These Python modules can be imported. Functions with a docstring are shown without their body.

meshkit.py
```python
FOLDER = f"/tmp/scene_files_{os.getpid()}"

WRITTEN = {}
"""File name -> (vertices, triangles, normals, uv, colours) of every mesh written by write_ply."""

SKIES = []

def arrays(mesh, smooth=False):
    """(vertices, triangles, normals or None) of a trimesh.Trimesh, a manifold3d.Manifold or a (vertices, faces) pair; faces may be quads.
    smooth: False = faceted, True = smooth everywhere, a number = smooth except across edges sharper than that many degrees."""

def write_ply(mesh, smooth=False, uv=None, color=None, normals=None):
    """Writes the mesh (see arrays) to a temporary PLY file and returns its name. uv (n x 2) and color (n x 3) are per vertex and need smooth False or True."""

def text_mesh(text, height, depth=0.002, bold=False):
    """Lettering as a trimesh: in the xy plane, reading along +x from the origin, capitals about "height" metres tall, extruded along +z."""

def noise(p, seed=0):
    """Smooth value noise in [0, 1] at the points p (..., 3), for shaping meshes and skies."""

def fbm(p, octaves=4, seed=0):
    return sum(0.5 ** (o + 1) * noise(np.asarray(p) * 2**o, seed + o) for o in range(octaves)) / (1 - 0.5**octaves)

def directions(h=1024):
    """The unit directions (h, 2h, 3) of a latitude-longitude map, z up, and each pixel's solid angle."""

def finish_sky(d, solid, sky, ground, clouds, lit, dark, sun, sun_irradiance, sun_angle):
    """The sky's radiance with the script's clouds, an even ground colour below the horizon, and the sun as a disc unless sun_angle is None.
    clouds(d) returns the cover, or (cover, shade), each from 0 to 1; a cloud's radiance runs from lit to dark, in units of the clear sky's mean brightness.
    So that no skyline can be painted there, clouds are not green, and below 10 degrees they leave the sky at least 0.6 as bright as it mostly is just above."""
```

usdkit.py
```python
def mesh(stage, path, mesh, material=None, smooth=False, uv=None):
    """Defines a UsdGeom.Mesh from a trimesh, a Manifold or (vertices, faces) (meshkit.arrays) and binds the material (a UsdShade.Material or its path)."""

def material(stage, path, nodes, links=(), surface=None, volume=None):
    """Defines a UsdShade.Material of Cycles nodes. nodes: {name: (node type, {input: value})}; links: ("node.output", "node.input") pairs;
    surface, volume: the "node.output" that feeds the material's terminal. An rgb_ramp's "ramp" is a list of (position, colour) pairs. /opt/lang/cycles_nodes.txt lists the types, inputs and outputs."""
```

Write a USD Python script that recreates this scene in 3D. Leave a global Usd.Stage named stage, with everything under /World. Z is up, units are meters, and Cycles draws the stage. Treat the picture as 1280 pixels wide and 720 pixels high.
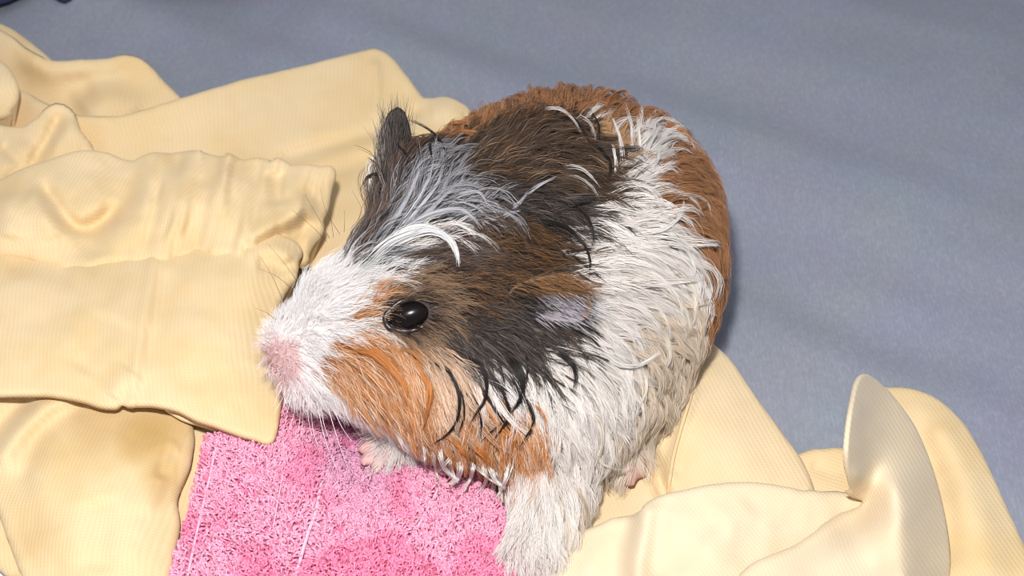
import math
import numpy as np, trimesh, usdkit
from scipy.interpolate import RBFInterpolator
from scipy.spatial import cKDTree, Delaunay
from shapely.geometry import Polygon
from pxr import Usd, UsdGeom, UsdLux, UsdShade, Gf, Sdf, Vt
from meshkit import fbm, noise

rng = np.random.default_rng(7)
stage = Usd.Stage.CreateInMemory()
UsdGeom.SetStageUpAxis(stage, 'Z')
UsdGeom.SetStageMetersPerUnit(stage, 1.0)
UsdGeom.Xform.Define(stage, '/World')

# ------------------------------------------------------------ camera, lights, exposure
HFOV, PITCH, DIST = math.radians(38), math.radians(46), 0.435
FWD = np.array([0, math.cos(PITCH), -math.sin(PITCH)])
UPV = np.array([0, math.sin(PITCH), math.cos(PITCH)])
RIGHT = np.array([1.0, 0, 0])
EYE = np.array([0, 0, 0.02]) - FWD * DIST
FPX = 640 / math.tan(HFOV / 2)
cam = UsdGeom.Camera.Define(stage, '/World/camera')
cam.CreateHorizontalApertureAttr(36.0)
cam.CreateFocalLengthAttr(18 / math.tan(HFOV / 2))
cam.CreateFStopAttr(20.0)
cam.CreateFocusDistanceAttr(0.395)
cam.CreateClippingRangeAttr((0.01, 50))
cam.CreateExposureAttr(0.0)
cam.AddTranslateOp().Set(Gf.Vec3d(*EYE))
cam.AddRotateXOp().Set(90 - math.degrees(PITCH))

flash = UsdLux.DiskLight.Define(stage, '/World/camera_flash')
flash.CreateRadiusAttr(0.014)
flash.CreateIntensityAttr(1190)
flash.CreateColorAttr(Gf.Vec3f(1.0, 0.985, 0.96))
FLASH = EYE + RIGHT * -0.024 + UPV * 0.085
_d = FLASH - np.array([-0.0, 0.0, 0.02])
_d /= np.linalg.norm(_d)
_x = np.cross([0, 0, 1.0], _d); _x /= np.linalg.norm(_x)
_y = np.cross(_d, _x)
flash.AddTransformOp().Set(Gf.Matrix4d(*_x, 0, *_y, 0, *_d, 0, *FLASH, 1))
dome = UsdLux.DomeLight.Define(stage, '/World/room_light')
dome.CreateIntensityAttr(0.13)
dome.CreateColorAttr(Gf.Vec3f(0.86, 0.90, 1.0))

# ------------------------------------------------------------ helpers
def px(u, v, z):
    """The point at height z that the photograph shows at (u, v)."""
    u, v, z = np.broadcast_arrays(*(np.asarray(a, float) for a in (u, v, z)))
    d = FWD + ((u - 640) / FPX)[..., None] * RIGHT - ((v - 360) / FPX)[..., None] * UPV
    return EYE + d * ((z - EYE[2]) / d[..., 2])[..., None]

def to_px(p):
    q = np.asarray(p) - EYE
    w = q @ FWD
    return np.stack([640 + FPX * (q @ RIGHT) / w, 360 - FPX * (q @ UPV) / w, w], -1)

def unit(a):
    return a / np.maximum(np.linalg.norm(a, axis=-1, keepdims=True), 1e-12)

def smoothstep(a, b, x):
    t = np.clip((x - a) / (b - a), 0, 1)
    return t * t * (3 - 2 * t)

_used = {}
def prim_path(name, parent=None):
    base = (str(parent.GetPath()) if parent else '/World') + '/' + name
    k = _used.get(base, -1) + 1
    _used[base] = k
    return base if k == 0 else f'{base}_{k:03d}'

def tag(p, label=None, category=None, group=None, kind=None):
    p = p.GetPrim() if hasattr(p, 'GetPrim') else p
    for k, v in dict(label=label, category=category, group=group, kind=kind).items():
        if v:
            p.SetCustomDataByKey(k, v)
    return p

def thing(name, label, category, group=None):
    x = UsdGeom.Xform.Define(stage, prim_path(name))
    return tag(x, label, category, group)

def put(name, mesh, mat, parent=None, smooth=True, uv=None, color=None, label=None):
    m = usdkit.mesh(stage, prim_path(name, parent), mesh, mat, smooth=smooth, uv=uv)
    if color is not None:
        UsdGeom.PrimvarsAPI(m).CreatePrimvar('tint', Sdf.ValueTypeNames.Color3fArray, 'vertex').Set(Vt.Vec3fArray.FromNumpy(np.asarray(color, np.float32)))
    if label:
        tag(m, label)
    return m.GetPrim()

def curves(name, P, W, C, mat, parent=None, label=None, kind=None):
    """P (n, k, 3) points, W (n, k) widths, C (n, k, 3) colours: one BasisCurves prim."""
    n, k = P.shape[:2]
    b = UsdGeom.BasisCurves.Define(stage, prim_path(name, parent))
    b.CreateTypeAttr('linear')
    b.CreatePointsAttr(Vt.Vec3fArray.FromNumpy(P.reshape(-1, 3).astype(np.float32)))
    b.CreateCurveVertexCountsAttr(Vt.IntArray.FromNumpy(np.full(n, k, np.int32)))
    b.CreateWidthsAttr(Vt.FloatArray.FromNumpy(W.reshape(-1).astype(np.float32)))
    b.SetWidthsInterpolation('vertex')
    UsdGeom.PrimvarsAPI(b).CreatePrimvar('tint', Sdf.ValueTypeNames.Color3fArray, 'vertex').Set(Vt.Vec3fArray.FromNumpy(C.reshape(-1, 3).astype(np.float32)))
    UsdShade.MaterialBindingAPI.Apply(b.GetPrim()).Bind(mat)
    return tag(b, label, kind=kind)

def spline(pts, n):
    """n points evenly along a Catmull-Rom curve through pts (m, d)."""
    pts = np.asarray(pts, float)
    P = np.vstack([2 * pts[0] - pts[1], pts, 2 * pts[-1] - pts[-2]])
    out = []
    for i in range(1, len(P) - 2):
        t = np.linspace(0, 1, 24, endpoint=False)[:, None]
        a, b, c, d = P[i - 1], P[i], P[i + 1], P[i + 2]
        out.append(.5 * (2 * b + (c - a) * t + (2 * a - 5 * b + 4 * c - d) * t**2 + (3 * b - a - 3 * c + d) * t**3))
    out.append(P[-2][None])
    q = np.vstack(out)
    s = np.r_[0, np.cumsum(np.linalg.norm(np.diff(q, axis=0), axis=1))]
    x = np.linspace(0, s[-1], n)
    return np.stack([np.interp(x, s, q[:, k]) for k in range(q.shape[1])], 1)

def mat(name, nodes, links, surface='p.BSDF'):
    return usdkit.material(stage, '/World/Looks/' + name, nodes, links, surface=surface)

def tube(path, r, sides=8):
    path = np.asarray(path, float)
    n = len(path)
    r = np.broadcast_to(r, n)
    t = unit(np.gradient(path, axis=0))
    ref = np.array([0.13, 0.31, 0.94])
    a = unit(np.cross(t, ref)); b = np.cross(t, a)
    ang = np.linspace(0, 2 * np.pi, sides, endpoint=False)
    v = (path[:, None] + r[:, None, None] * (np.cos(ang)[None, :, None] * a[:, None] + np.sin(ang)[None, :, None] * b[:, None])).reshape(-1, 3)
    f = []
    for i in range(n - 1):
        for j in range(sides):
            k = (j + 1) % sides
            f += [[i * sides + j, i * sides + k, (i + 1) * sides + k], [i * sides + j, (i + 1) * sides + k, (i + 1) * sides + j]]
    v = np.vstack([v, path[0], path[-1]])
    for j in range(sides):
        k = (j + 1) % sides
        f += [[n * sides, k, j], [n * sides + 1, (n - 1) * sides + j, (n - 1) * sides + k]]
    return v, np.array(f)

# ------------------------------------------------------------ materials
def knit(name, base, dark, rib_mm=1.15, stain=None, bump=0.16, fuzz=0.0):
    s = 2 * math.pi / (20 * rib_mm)
    nodes = {
        'uv': ('texture_coordinate', {}),
        'w': ('wave_texture', {'scale': s, 'distortion': 1.2, 'detail': 2, 'detail_scale': 0.6, 'bands_direction': 'x'}),
        'w2': ('wave_texture', {'scale': s * 1.35, 'distortion': 1.5, 'detail': 2, 'detail_scale': 0.8, 'bands_direction': 'y'}),
        'hm': ('mix', {'fac': 0.35}),
        'n': ('noise_texture', {'scale': 0.045, 'detail': 3, 'roughness': 0.55}),
        'r': ('rgb_ramp', {'ramp': [(0.40, (0, 0, 0)), (0.70, (1, 1, 1))]}),
        'c': ('mix', {'color1': base, 'color2': stain or base}),
        'at': ('attribute', {'attribute': 'stain'}),
        'st': ('mix', {'color2': (0.52, 0.33, 0.12)}),
        'c2': ('mix', {'color2': dark}),
        'cf': ('map_range', {'value': 0, 'from_min': 0.45, 'from_max': 0.0, 'to_min': 0.0, 'to_max': 0.28, 'clamp': True}),
        'b': ('bump', {'strength': bump, 'distance': 0.0006}),
        'p': ('principled_bsdf', {'roughness': 0.9, 'specular_ior_level': 0.15, 'sheen_weight': 0.12, 'sheen_roughness': 0.5}),
    }
    links = [('uv.UV', 'w.vector'), ('uv.UV', 'w2.vector'), ('uv.UV', 'n.vector'), ('n.fac', 'r.fac'), ('r.color', 'c.fac'),
             ('w.color', 'hm.color1'), ('w2.color', 'hm.color2'), ('hm.color', 'cf.value'), ('cf.result', 'c2.fac'), ('c.color', 'st.color1'), ('at.fac', 'st.fac'), ('st.color', 'c2.color1'),
             ('c2.color', 'p.base_color'), ('hm.color', 'b.height'), ('b.normal', 'p.normal')]
    return mat(name, nodes, links)

YELLOW = knit('yellow_knit', (0.765, 0.59, 0.355), (0.60, 0.42, 0.22), stain=(0.725, 0.525, 0.265))
YELLOW_FLASH_BLEACHED = knit('yellow_knit_flash_bleached', (0.735, 0.61, 0.435), (0.60, 0.465, 0.305), rib_mm=0.95, stain=(0.70, 0.56, 0.375))  # same knit, flash overexposure put into the colour: paler, less saturated
YELLOW_PALE = knit('yellow_knit_flash_paled', (0.75, 0.59, 0.375), (0.60, 0.44, 0.25), stain=(0.72, 0.55, 0.32))  # same knit made slightly paler, flash brightening put into its colour

def tinted(name, rough, spec, extra=None):
    return mat(name, {'a': ('attribute', {'attribute': 'tint'}), 'p': ('principled_bsdf', {'roughness': rough, 'specular_ior_level': spec, **(extra or {})})}, [('a.color', 'p.base_color')])

FUR = tinted('wet_fur', 0.42, 0.32)
SKIN = tinted('skin', 0.55, 0.35)
TERRY = tinted('terry_loops', 0.85, 0.2)

# ------------------------------------------------------------ bedspread
def bed_height(x, y):
    p = np.stack([x * 9 + y * 4, y * 9 - x * 3, 0 * x], -1)
    h = 0.006 * (fbm(p * 0.8 + 3, 3, 11) - .5)
    q = np.stack([(x * .5 + y * .87) * 28, (x * .87 - y * .5) * 5, 0 * x], -1)      # long soft wrinkles
    q2 = np.stack([(x * .9 - y * .45) * 22, (x * .45 + y * .9) * 6, 0 * x + 4], -1)
    return h + 0.011 * (fbm(q + 9, 2, 5) - .5) + 0.009 * (fbm(q2, 2, 17) - .5)

xs = np.concatenate([np.linspace(-1.0, -0.3, 60, endpoint=False), np.linspace(-0.3, 0.3, 300), np.linspace(0.3, 1.0, 60)[1:]])
ys = np.concatenate([np.linspace(-0.75, -0.25, 40, endpoint=False), np.linspace(-0.25, 0.45, 320), np.linspace(0.45, 1.25, 60)[1:]])
X, Y = np.meshgrid(xs, ys)
Z = bed_height(X, Y)
edge = np.maximum(np.maximum(np.abs(X) - 0.96, 0), np.maximum(np.abs(Y - 0.25) - 0.96, 0))
Z = Z - edge * 11                                                                     # hangs down at the mattress edge
nx, ny = len(xs), len(ys)
idx = np.arange(nx * ny).reshape(ny, nx)
quads = np.stack([idx[:-1, :-1], idx[:-1, 1:], idx[1:, 1:], idx[1:, :-1]], -1).reshape(-1, 4)
BEDMAT = mat('woven_bedspread', {
    'uv': ('texture_coordinate', {}),
    'w': ('wave_texture', {'scale': 0.24, 'distortion': 3.0, 'detail': 3, 'detail_scale': 0.7, 'bands_direction': 'x'}),
    'ms': ('mapping', {'scale': (1.0, 0.5, 1.0)}),
    'n': ('noise_texture', {'scale': 1.0, 'detail': 3, 'roughness': 0.65}),
    'n2': ('noise_texture', {'scale': 0.035, 'detail': 2}),
    'm': ('mix', {'fac': 0.95}),
    'r': ('rgb_ramp', {'ramp': [(0.15, (0.23, 0.243, 0.305)), (0.5, (0.28, 0.297, 0.362)), (0.85, (0.375, 0.392, 0.46))]}),
    'm3': ('mix', {'mix_type': 'multiply', 'fac': 0.16}),
    'b': ('bump', {'strength': 0.12, 'distance': 0.0008}),
    'p': ('principled_bsdf', {'roughness': 0.85, 'specular_ior_level': 0.2, 'sheen_weight': 0.1}),
}, [('uv.UV', 'w.vector'), ('uv.UV', 'ms.vector'), ('ms.vector', 'n.vector'), ('uv.UV', 'n2.vector'), ('w.color', 'm.color1'), ('n.color', 'm.color2'),
    ('m.color', 'r.fac'), ('r.color', 'm3.color1'), ('n2.color', 'm3.color2'), ('m3.color', 'p.base_color'), ('m.color', 'b.height'), ('b.normal', 'p.normal')])
V = np.stack([X, Y, Z], -1).reshape(-1, 3)
bed = put('bedspread', (V, quads), BEDMAT, uv=V[:, :2] * 1000)
tag(bed, 'blue-grey woven bedspread spread flat under everything else', 'bedspread')

# ------------------------------------------------------------ cloth sheets
def inside(poly, pts):
    """Even-odd test of pts (n, 2) in poly (m, 2)."""
    x, y = pts[:, 0], pts[:, 1]
    out = np.zeros(len(pts), bool)
    for (x0, y0), (x1, y1) in zip(poly, np.roll(poly, -1, axis=0)):
        if y0 != y1:
            out ^= ((y0 > y) != (y1 > y)) & (x < (x1 - x0) * (y - y0) / (y1 - y0) + x0)
    return out

def seg_dist(pts, line):
    """(distance in px of pts from a polyline, fraction along it, signed side)."""
    line = np.asarray(line, float)
    best, frac, side = np.full(len(pts), 1e9), np.zeros(len(pts)), np.zeros(len(pts))
    L = np.r_[0, np.cumsum(np.linalg.norm(np.diff(line, axis=0), axis=1))]
    for i in range(len(line) - 1):
        a, d = line[i], line[i + 1] - line[i]
        t = np.clip(((pts - a) @ d) / (d @ d), 0, 1)
        q = pts - a - t[:, None] * d
        r = np.hypot(q[:, 0], q[:, 1])
        hit = r < best
        best[hit] = r[hit]; frac[hit] = ((L[i] + t * np.hypot(*d)) / L[-1])[hit]
        side[hit] = np.sign(d[0] * q[:, 1] - d[1] * q[:, 0])[hit]
    return best, frac, side

class Sheet:
    """A piece of cloth: outline [(u, v, z cm[, drop cm])], inner control points (u, v, z cm), creases (line, height mm, width px)."""
    def __init__(self, outline, inner=(), creases=(), step=4.0, thick=0.0012, rough=0.25, rough_px=60, round_edge=1.0, seed=1, roll=0.0022, gather=None):
        o = np.array([(p + (0.0,))[:4] if len(p) == 3 else p for p in map(tuple, outline)], float)
        m = len(o)
        dense = []
        for i in range(m):
            a, b, c, d = o[i - 1], o[i], o[(i + 1) % m], o[(i + 2) % m]
            n = max(2, int(np.hypot(*(c - b)[:2]) / step))
            t = np.linspace(0, 1, n, endpoint=False)[:, None]
            s = .5 * (2 * b + (c - a) * t + (2 * a - 5 * b + 4 * c - d) * t**2 + (3 * b - a - 3 * c + d) * t**3)
            k = round_edge
            dense.append(s * k + (b + (c - b) * t) * (1 - k))
        B = np.vstack(dense)
        poly = Polygon(B[:, :2])
        c = np.vstack([o[:, :3], np.array(inner, float).reshape(-1, 3)])
        _, keep = np.unique(np.round(c[:, :2]), axis=0, return_index=True)
        c = c[np.sort(keep)]
        self.f = RBFInterpolator(c[:, :2] / 100, c[:, 2] / 100, kernel='thin_plate_spline', smoothing=1e-5)
        self.creases, self.rough, self.rough_px, self.seed, self.gather = creases, rough, rough_px, seed, gather
        lo, hi = B[:, :2].min(0), B[:, :2].max(0)
        gx, gy = np.meshgrid(np.arange(lo[0], hi[0], step), np.arange(lo[1], hi[1], step))
        gx[1::2] += step / 2
        G = np.stack([gx.ravel(), gy.ravel()], 1)
        G = G[inside(B[:, :2], G)]
        G = G[seg_dist(G, np.vstack([B[:, :2], B[:1, :2]])[::2])[0] > step * .6]
        P = np.vstack([B[:, :2], G])
        T = Delaunay(P).simplices
        cen = P[T].mean(1)
        T = T[inside(B[:, :2], cen)]
        Vv = px(P[:, 0], P[:, 1], self.z(P))
        nrm = np.cross(Vv[T[:, 1]] - Vv[T[:, 0]], Vv[T[:, 2]] - Vv[T[:, 0]])
        flip = (nrm @ FWD) > 0
        T[flip] = T[flip][:, ::-1]
        self.top, self.tri, self.nb = Vv, T, len(B)
        # solid: rolled edge, then either a skirt or the underside
        N = np.zeros_like(Vv)
        fn = np.cross(Vv[T[:, 1]] - Vv[T[:, 0]], Vv[T[:, 2]] - Vv[T[:, 0]])
        for k in range(3):
            np.add.at(N, T[:, k], fn)
        N = unit(N)
        self.normals = N
        nb = len(B)
        ring = Vv[:nb]
        tang = unit(np.roll(ring, -1, 0) - np.roll(ring, 1, 0))
        out = unit(np.cross(tang, N[:nb]))
        # make "out" really point outwards (away from the mesh, judged by a small step in the picture)
        test = to_px(ring + out * 0.001)[:, :2]
        if inside(B[:, :2], test).mean() > .5:
            out = -out
        drop = B[:, 3] / 100
        rr = np.where(drop > 0, roll, thick / 2)[:, None]
        rows = [ring]
        for a in np.linspace(0, np.pi / 2, 4)[1:]:
            rows.append(ring + rr * np.sin(a) * out - rr * (1 - np.cos(a)) * N[:nb])
        side = rows[-1]
        hidden = unit(out * np.array([1, 1, 0]) * -.40 + np.array([0, 0, -1.0]))
        rows.append(np.where(drop[:, None] > 0, side + hidden * drop[:, None] * .5, side - rr * N[:nb]))
        rows.append(np.where(drop[:, None] > 0, side + hidden * drop[:, None], ring - thick * N[:nb]))
        # the rim turns the same way round as the top's own boundary edges
        E2 = np.vstack([T[:, [0, 1]], T[:, [1, 2]], T[:, [2, 0]]])
        E2 = E2[(E2 < nb).all(1)]
        nxt = (np.arange(nb) + 1) % nb
        ahead = (np.isin(nxt * nb + np.arange(nb), E2[:, 1] * nb + E2[:, 0])).sum()
        back = (np.isin(np.arange(nb) * nb + nxt, E2[:, 1] * nb + E2[:, 0])).sum()
        verts, faces, prev, off = [Vv], [T], np.arange(nb), len(Vv)
        for r in rows[1:]:
            cur = np.arange(nb) + off
            off += nb
            verts.append(r)
            n1, pn = np.roll(cur, -1), np.roll(prev, -1)
            q = np.vstack([np.stack([prev, cur, n1], 1), np.stack([prev, n1, pn], 1)])
            faces.append(q if ahead > back else q[:, ::-1])
            prev = cur
        under = Vv - N * thick
        under[:nb] = np.where(drop[:, None] > 0, under[:nb], rows[-1])
        verts.append(under)
        faces.append(T[:, ::-1] + off)
        v, f = np.vstack(verts), np.vstack(faces)
        self.v, self.fc = v, f

    def z(self, P):
        z = self.f(P / 100)
        for cr in self.creases:
            line, h, w = cr[:3]
            kind = cr[3] if len(cr) > 3 else 'ridge'
            ln = spline(line, 24)
            d, t, s = seg_dist(P, ln)
            fade = np.clip(np.minimum(t, 1 - t) / .18, 0, 1) if kind != 'full' else 1
            fade = fade * fade * (3 - 2 * fade) if kind != 'full' else 1
            if kind == 'step':      # higher on one side of the line, falling off away from it
                z = z + h / 1000 * fade * np.exp(-(d / w) ** 2) * s * np.tanh(d / 3.0)
            else:
                z = z + 1.5 * h / 1000 * fade * np.exp(-(d / (1.55 * w)) ** 2)
        if self.rough:
            q = np.column_stack([P / self.rough_px, np.full(len(P), self.seed * 7.3)])
            z = z + 1.7 * self.rough / 100 * (fbm(q, 3, self.seed) - .5)
        if self.gather:            # many soft folds running one way: (du, dv, spacing px, length px, height mm, u from, u to)
            du, dv, w, l, h, u0, u1 = self.gather
            n = math.hypot(du, dv)
            a = (P[:, 0] * dv - P[:, 1] * du) / n; b = (P[:, 0] * du + P[:, 1] * dv) / n
            warp = 14 * (fbm(np.column_stack([P / 50, 0 * a + 5]), 2, self.seed + 9) - .5)
            f = fbm(np.column_stack([(a + warp) / w, b / l, 0 * a]), 2, self.seed + 3) - .5
            z = z + h / 1000 * f * smoothstep(u0, u0 + 40, P[:, 0]) * (1 - smoothstep(u1 - 30, u1, P[:, 0]))
        return z

    def uv(self, direction):
        """In mm, with the ribs running along the picture direction (du, dv)."""
        a = unit(px(640 + direction[0], 360 + direction[1], 0) - px(640, 360, 0))
        b = np.array([-a[1], a[0], 0])
        c = np.array([0, 0, .6])
        return np.stack([self.v @ (b + c), self.v @ a], 1) * 1000

    def at(self, u, v, lift=0.0):
        P = np.stack(np.broadcast_arrays(np.asarray(u, float), np.asarray(v, float)), -1).reshape(-1, 2)
        return px(P[:, 0], P[:, 1], self.z(P) + lift)

    def put(self, name, parent, material=None, rib=(0, 1), label=None):
        return put(name, (self.v, self.fc), material or YELLOW, parent, uv=self.uv(rib), label=label)

# ------------------------------------------------------------ the yellow garment
shirt = thing('yellow_garment', 'crumpled pale yellow ribbed-knit cotton garment lying in folds on the blue-grey bedspread', 'garment')
UND = Sheet([(-160, 150, .8), (200, 170, .8), (440, 160, .6), (560, 190, .6), (600, 420, .35), (560, 560, .35), (430, 560, .3), (300, 600, .7), (190, 800, 1.0), (60, 800, 1.0), (-20, 600, 1.0), (-160, 560, .9)], step=9, rough=.1)
UND.put('back_panel', shirt)
Sheet([(-160, 10, 1.4, 1), (-60, 14, 1.4, 1), (0, 32, 1.3, 1), (30, 51, 1.2, 1), (63, 80, 1.0, 1), (75, 110, .9), (0, 130, 1.0), (-160, 110, 1.2)], step=6).put('tail_panel', shirt)
BK = Sheet([(-160, 20, 2.5, 2), (-60, 18, 2.5, 2), (0, 46, 2.4, 2), (28, 69, 2.25, 2), (60, 80, 2.15, 2), (110, 79, 2.1, 2), (158, 77, 2.0, 1.6), (178, 84, 1.8, 1.4), (200, 104, 1.4, 1), (230, 136, .9, .5), (250, 180, .8), (150, 215, .9), (60, 210, .9), (-160, 190, 1.2)],
           [(10, 78, 1.9), (60, 98, 1.75), (110, 95, 1.7), (150, 93, 1.65), (20, 105, 1.2), (60, 122, 1.1), (110, 115, 1.3), (150, 110, 1.45), (125, 132, 1.5), (60, 150, .9), (165, 130, 1.2), (190, 120, 1.25)],
           [([(95, 140), (125, 118), (160, 128), (175, 145)], 1.5, 12), ([(20, 70), (60, 88), (110, 87), (160, 84)], .8, 7)], rough=.15)
BK.put('collar_roll', shirt)
FLAP = Sheet([(70, 152, 2.2, 1.5), (100, 151, 2.2, 1.5), (130, 153, 2.2, 1.5), (165, 148, 2.1, 1.5), (200, 137, 2.1, 1.5), (300, 105, 1.9, 1.5), (400, 80, 1.7, 1.4), (458, 66, 1.55, 1.2), (474, 65, 1.5, 1.2), (488, 76, 1.4, 1.2), (507, 100, 1.2, 1), (527, 124, .95, .8), (555, 122, .95, .8), (574, 129, .9, .8), (588, 142, .8, .7),
              (620, 200, .7), (580, 330, .7), (420, 345, .7), (300, 270, .9), (150, 240, 1.1), (90, 200, 1.4)],
             [(150, 185, 1.6), (200, 165, 1.65), (300, 160, 1.45), (250, 190, 1.2), (400, 140, 1.25), (470, 130, 1.05), (400, 190, .95), (540, 150, 1.0), (450, 210, .8), (480, 250, .8)],
             [([(330, 205), (400, 185), (470, 165), (520, 150)], -1.2, 7), ([(380, 225), (430, 210), (490, 190)], -1.0, 8), ([(466, 68), (470, 90), (471, 120), (468, 150)], .7, 4), ([(527, 132), (512, 145), (480, 156)], -1.0, 6), ([(535, 140), (560, 135), (580, 150)], 1.2, 10)], rough=.14)
FLAP.put('back_sleeve', shirt, rib=(-.15, 1))
Sheet([(-160, 40, 3.0, 2), (-40, 60, 3.2, 2), (-6, 76, 3.2, 2), (8, 88, 3.1, 2), (16, 106, 2.9, 2), (15, 124, 2.6, 2), (6, 136, 2.4, 1.5), (-10, 144, 2.3, 1), (-160, 150, 2.4, 1)], [(-30, 110, 3.2)], rough=.1).put('bunched_fold', shirt)
Sheet([(-160, 110, 1.9, 1), (0, 118, 1.9, .5), (22, 117, 1.8, .5), (40, 130, 1.85, .6), (62, 140, 1.9, .6), (90, 152, 1.7, .5), (95, 180, 1.5), (20, 190, 1.4), (-160, 190, 1.4)], [(30, 142, 1.55), (20, 155, 1.3)], rough=.1).put('tucked_fold', shirt)
LUMP = Sheet([(-160, 160, 2.6, 1), (-30, 158, 2.5, 1), (4, 160, 2.4, 1), (28, 161, 2.4, 1), (50, 149, 2.6, 1), (66, 141, 2.75, 1.2), (76, 140, 2.75, 1.2), (87, 150, 2.6, 1.2), (98, 170, 2.4, 1.2), (110, 196, 2.1, 1), (80, 225, 1.9), (0, 260, 2.0), (-160, 260, 2.2)],
             [(25, 185, 2.35), (80, 180, 2.35), (70, 165, 2.5), (10, 215, 2.3), (35, 208, 2.15)],
             [([(72, 152), (62, 170), (50, 190), (38, 208), (15, 220)], -1.8, 6, 'full'), ([(0, 180), (15, 195), (30, 205)], -.9, 5)], rough=.2, rough_px=35)
LUMP.put('shoulder_fold', shirt)
GATHER = Sheet([(-160, 232, 2.9, 1), (-30, 236, 2.9, 1), (0, 226, 3.0, 1), (25, 213, 3.05, 1), (50, 205, 3.1, 1), (78, 196, 3.15, 1), (103, 190, 3.2, 1.4), (128, 192, 3.1, 1.4), (150, 200, 2.9, 1.4), (165, 203, 2.9, 1.4), (178, 196, 3.05, 1.4), (193, 192, 3.2, 1.4), (215, 193, 3.15, 1.4), (238, 190, 3.2, 1.4), (255, 192, 3.2, 1.4), (272, 197, 3.1, 1.4), (288, 196, 3.15, 1.4), (303, 201, 3.05, 1.4), (318, 200, 3.1, 1.4), (336, 204, 3.0, 1.4), (352, 203, 3.05, 1.4), (360, 208, 2.9, 1.4), (380, 208, 2.95, 1.4), (400, 210, 2.9, 1.4), (413, 212, 2.85, 1.4), (411, 232, 2.6, 1.4), (407, 255, 2.4, 1.4), (401, 275, 2.2, 1.2), (393, 298, 2.1, 1), (378, 318, 2.2, .3), (350, 311, 2.7, .2), (300, 311, 2.8, .2), (240, 312, 2.75, .2), (190, 320, 2.65, .2), (150, 319, 2.7, .2), (125, 321, 2.7, .2), (100, 330, 2.6, .2), (60, 321, 2.7, .2), (0, 310, 2.8, .2), (-160, 300, 2.8, .2)],
               [(60, 290, 3.05), (20, 260, 3.2), (100, 230, 3.2), (60, 240, 3.2), (170, 280, 3.05), (210, 240, 3.3), (250, 290, 2.95), (300, 240, 3.2), (330, 285, 2.95), (370, 250, 2.9), (380, 285, 2.5), (120, 300, 2.75)],
               [([(45, 222), (62, 245), (78, 268), (95, 283), (112, 284), (135, 270), (150, 250)], -2.2, 7), ([(100, 328), (118, 300), (140, 270), (165, 235), (185, 210)], -1.5, 12),
                ([(300, 300), (330, 290), (360, 272), (395, 246)], 1.7, 8), ([(315, 308), (345, 298), (375, 285), (395, 270)], -1.5, 7), ([(8, 300), (12, 270), (6, 240)], .8, 10), ([(30, 240), (55, 265), (75, 300)], .8, 14), ([(345, 212), (346, 232), (350, 258)], -1.0, 8)],
               gather=(-.22, 1, 20, 75, 5.0, 165, 400),
               step=3.2, rough=.22, rough_px=45, seed=3)
GATHER.put('gathered_sleeve', shirt, rib=(-.4, 1))
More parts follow.
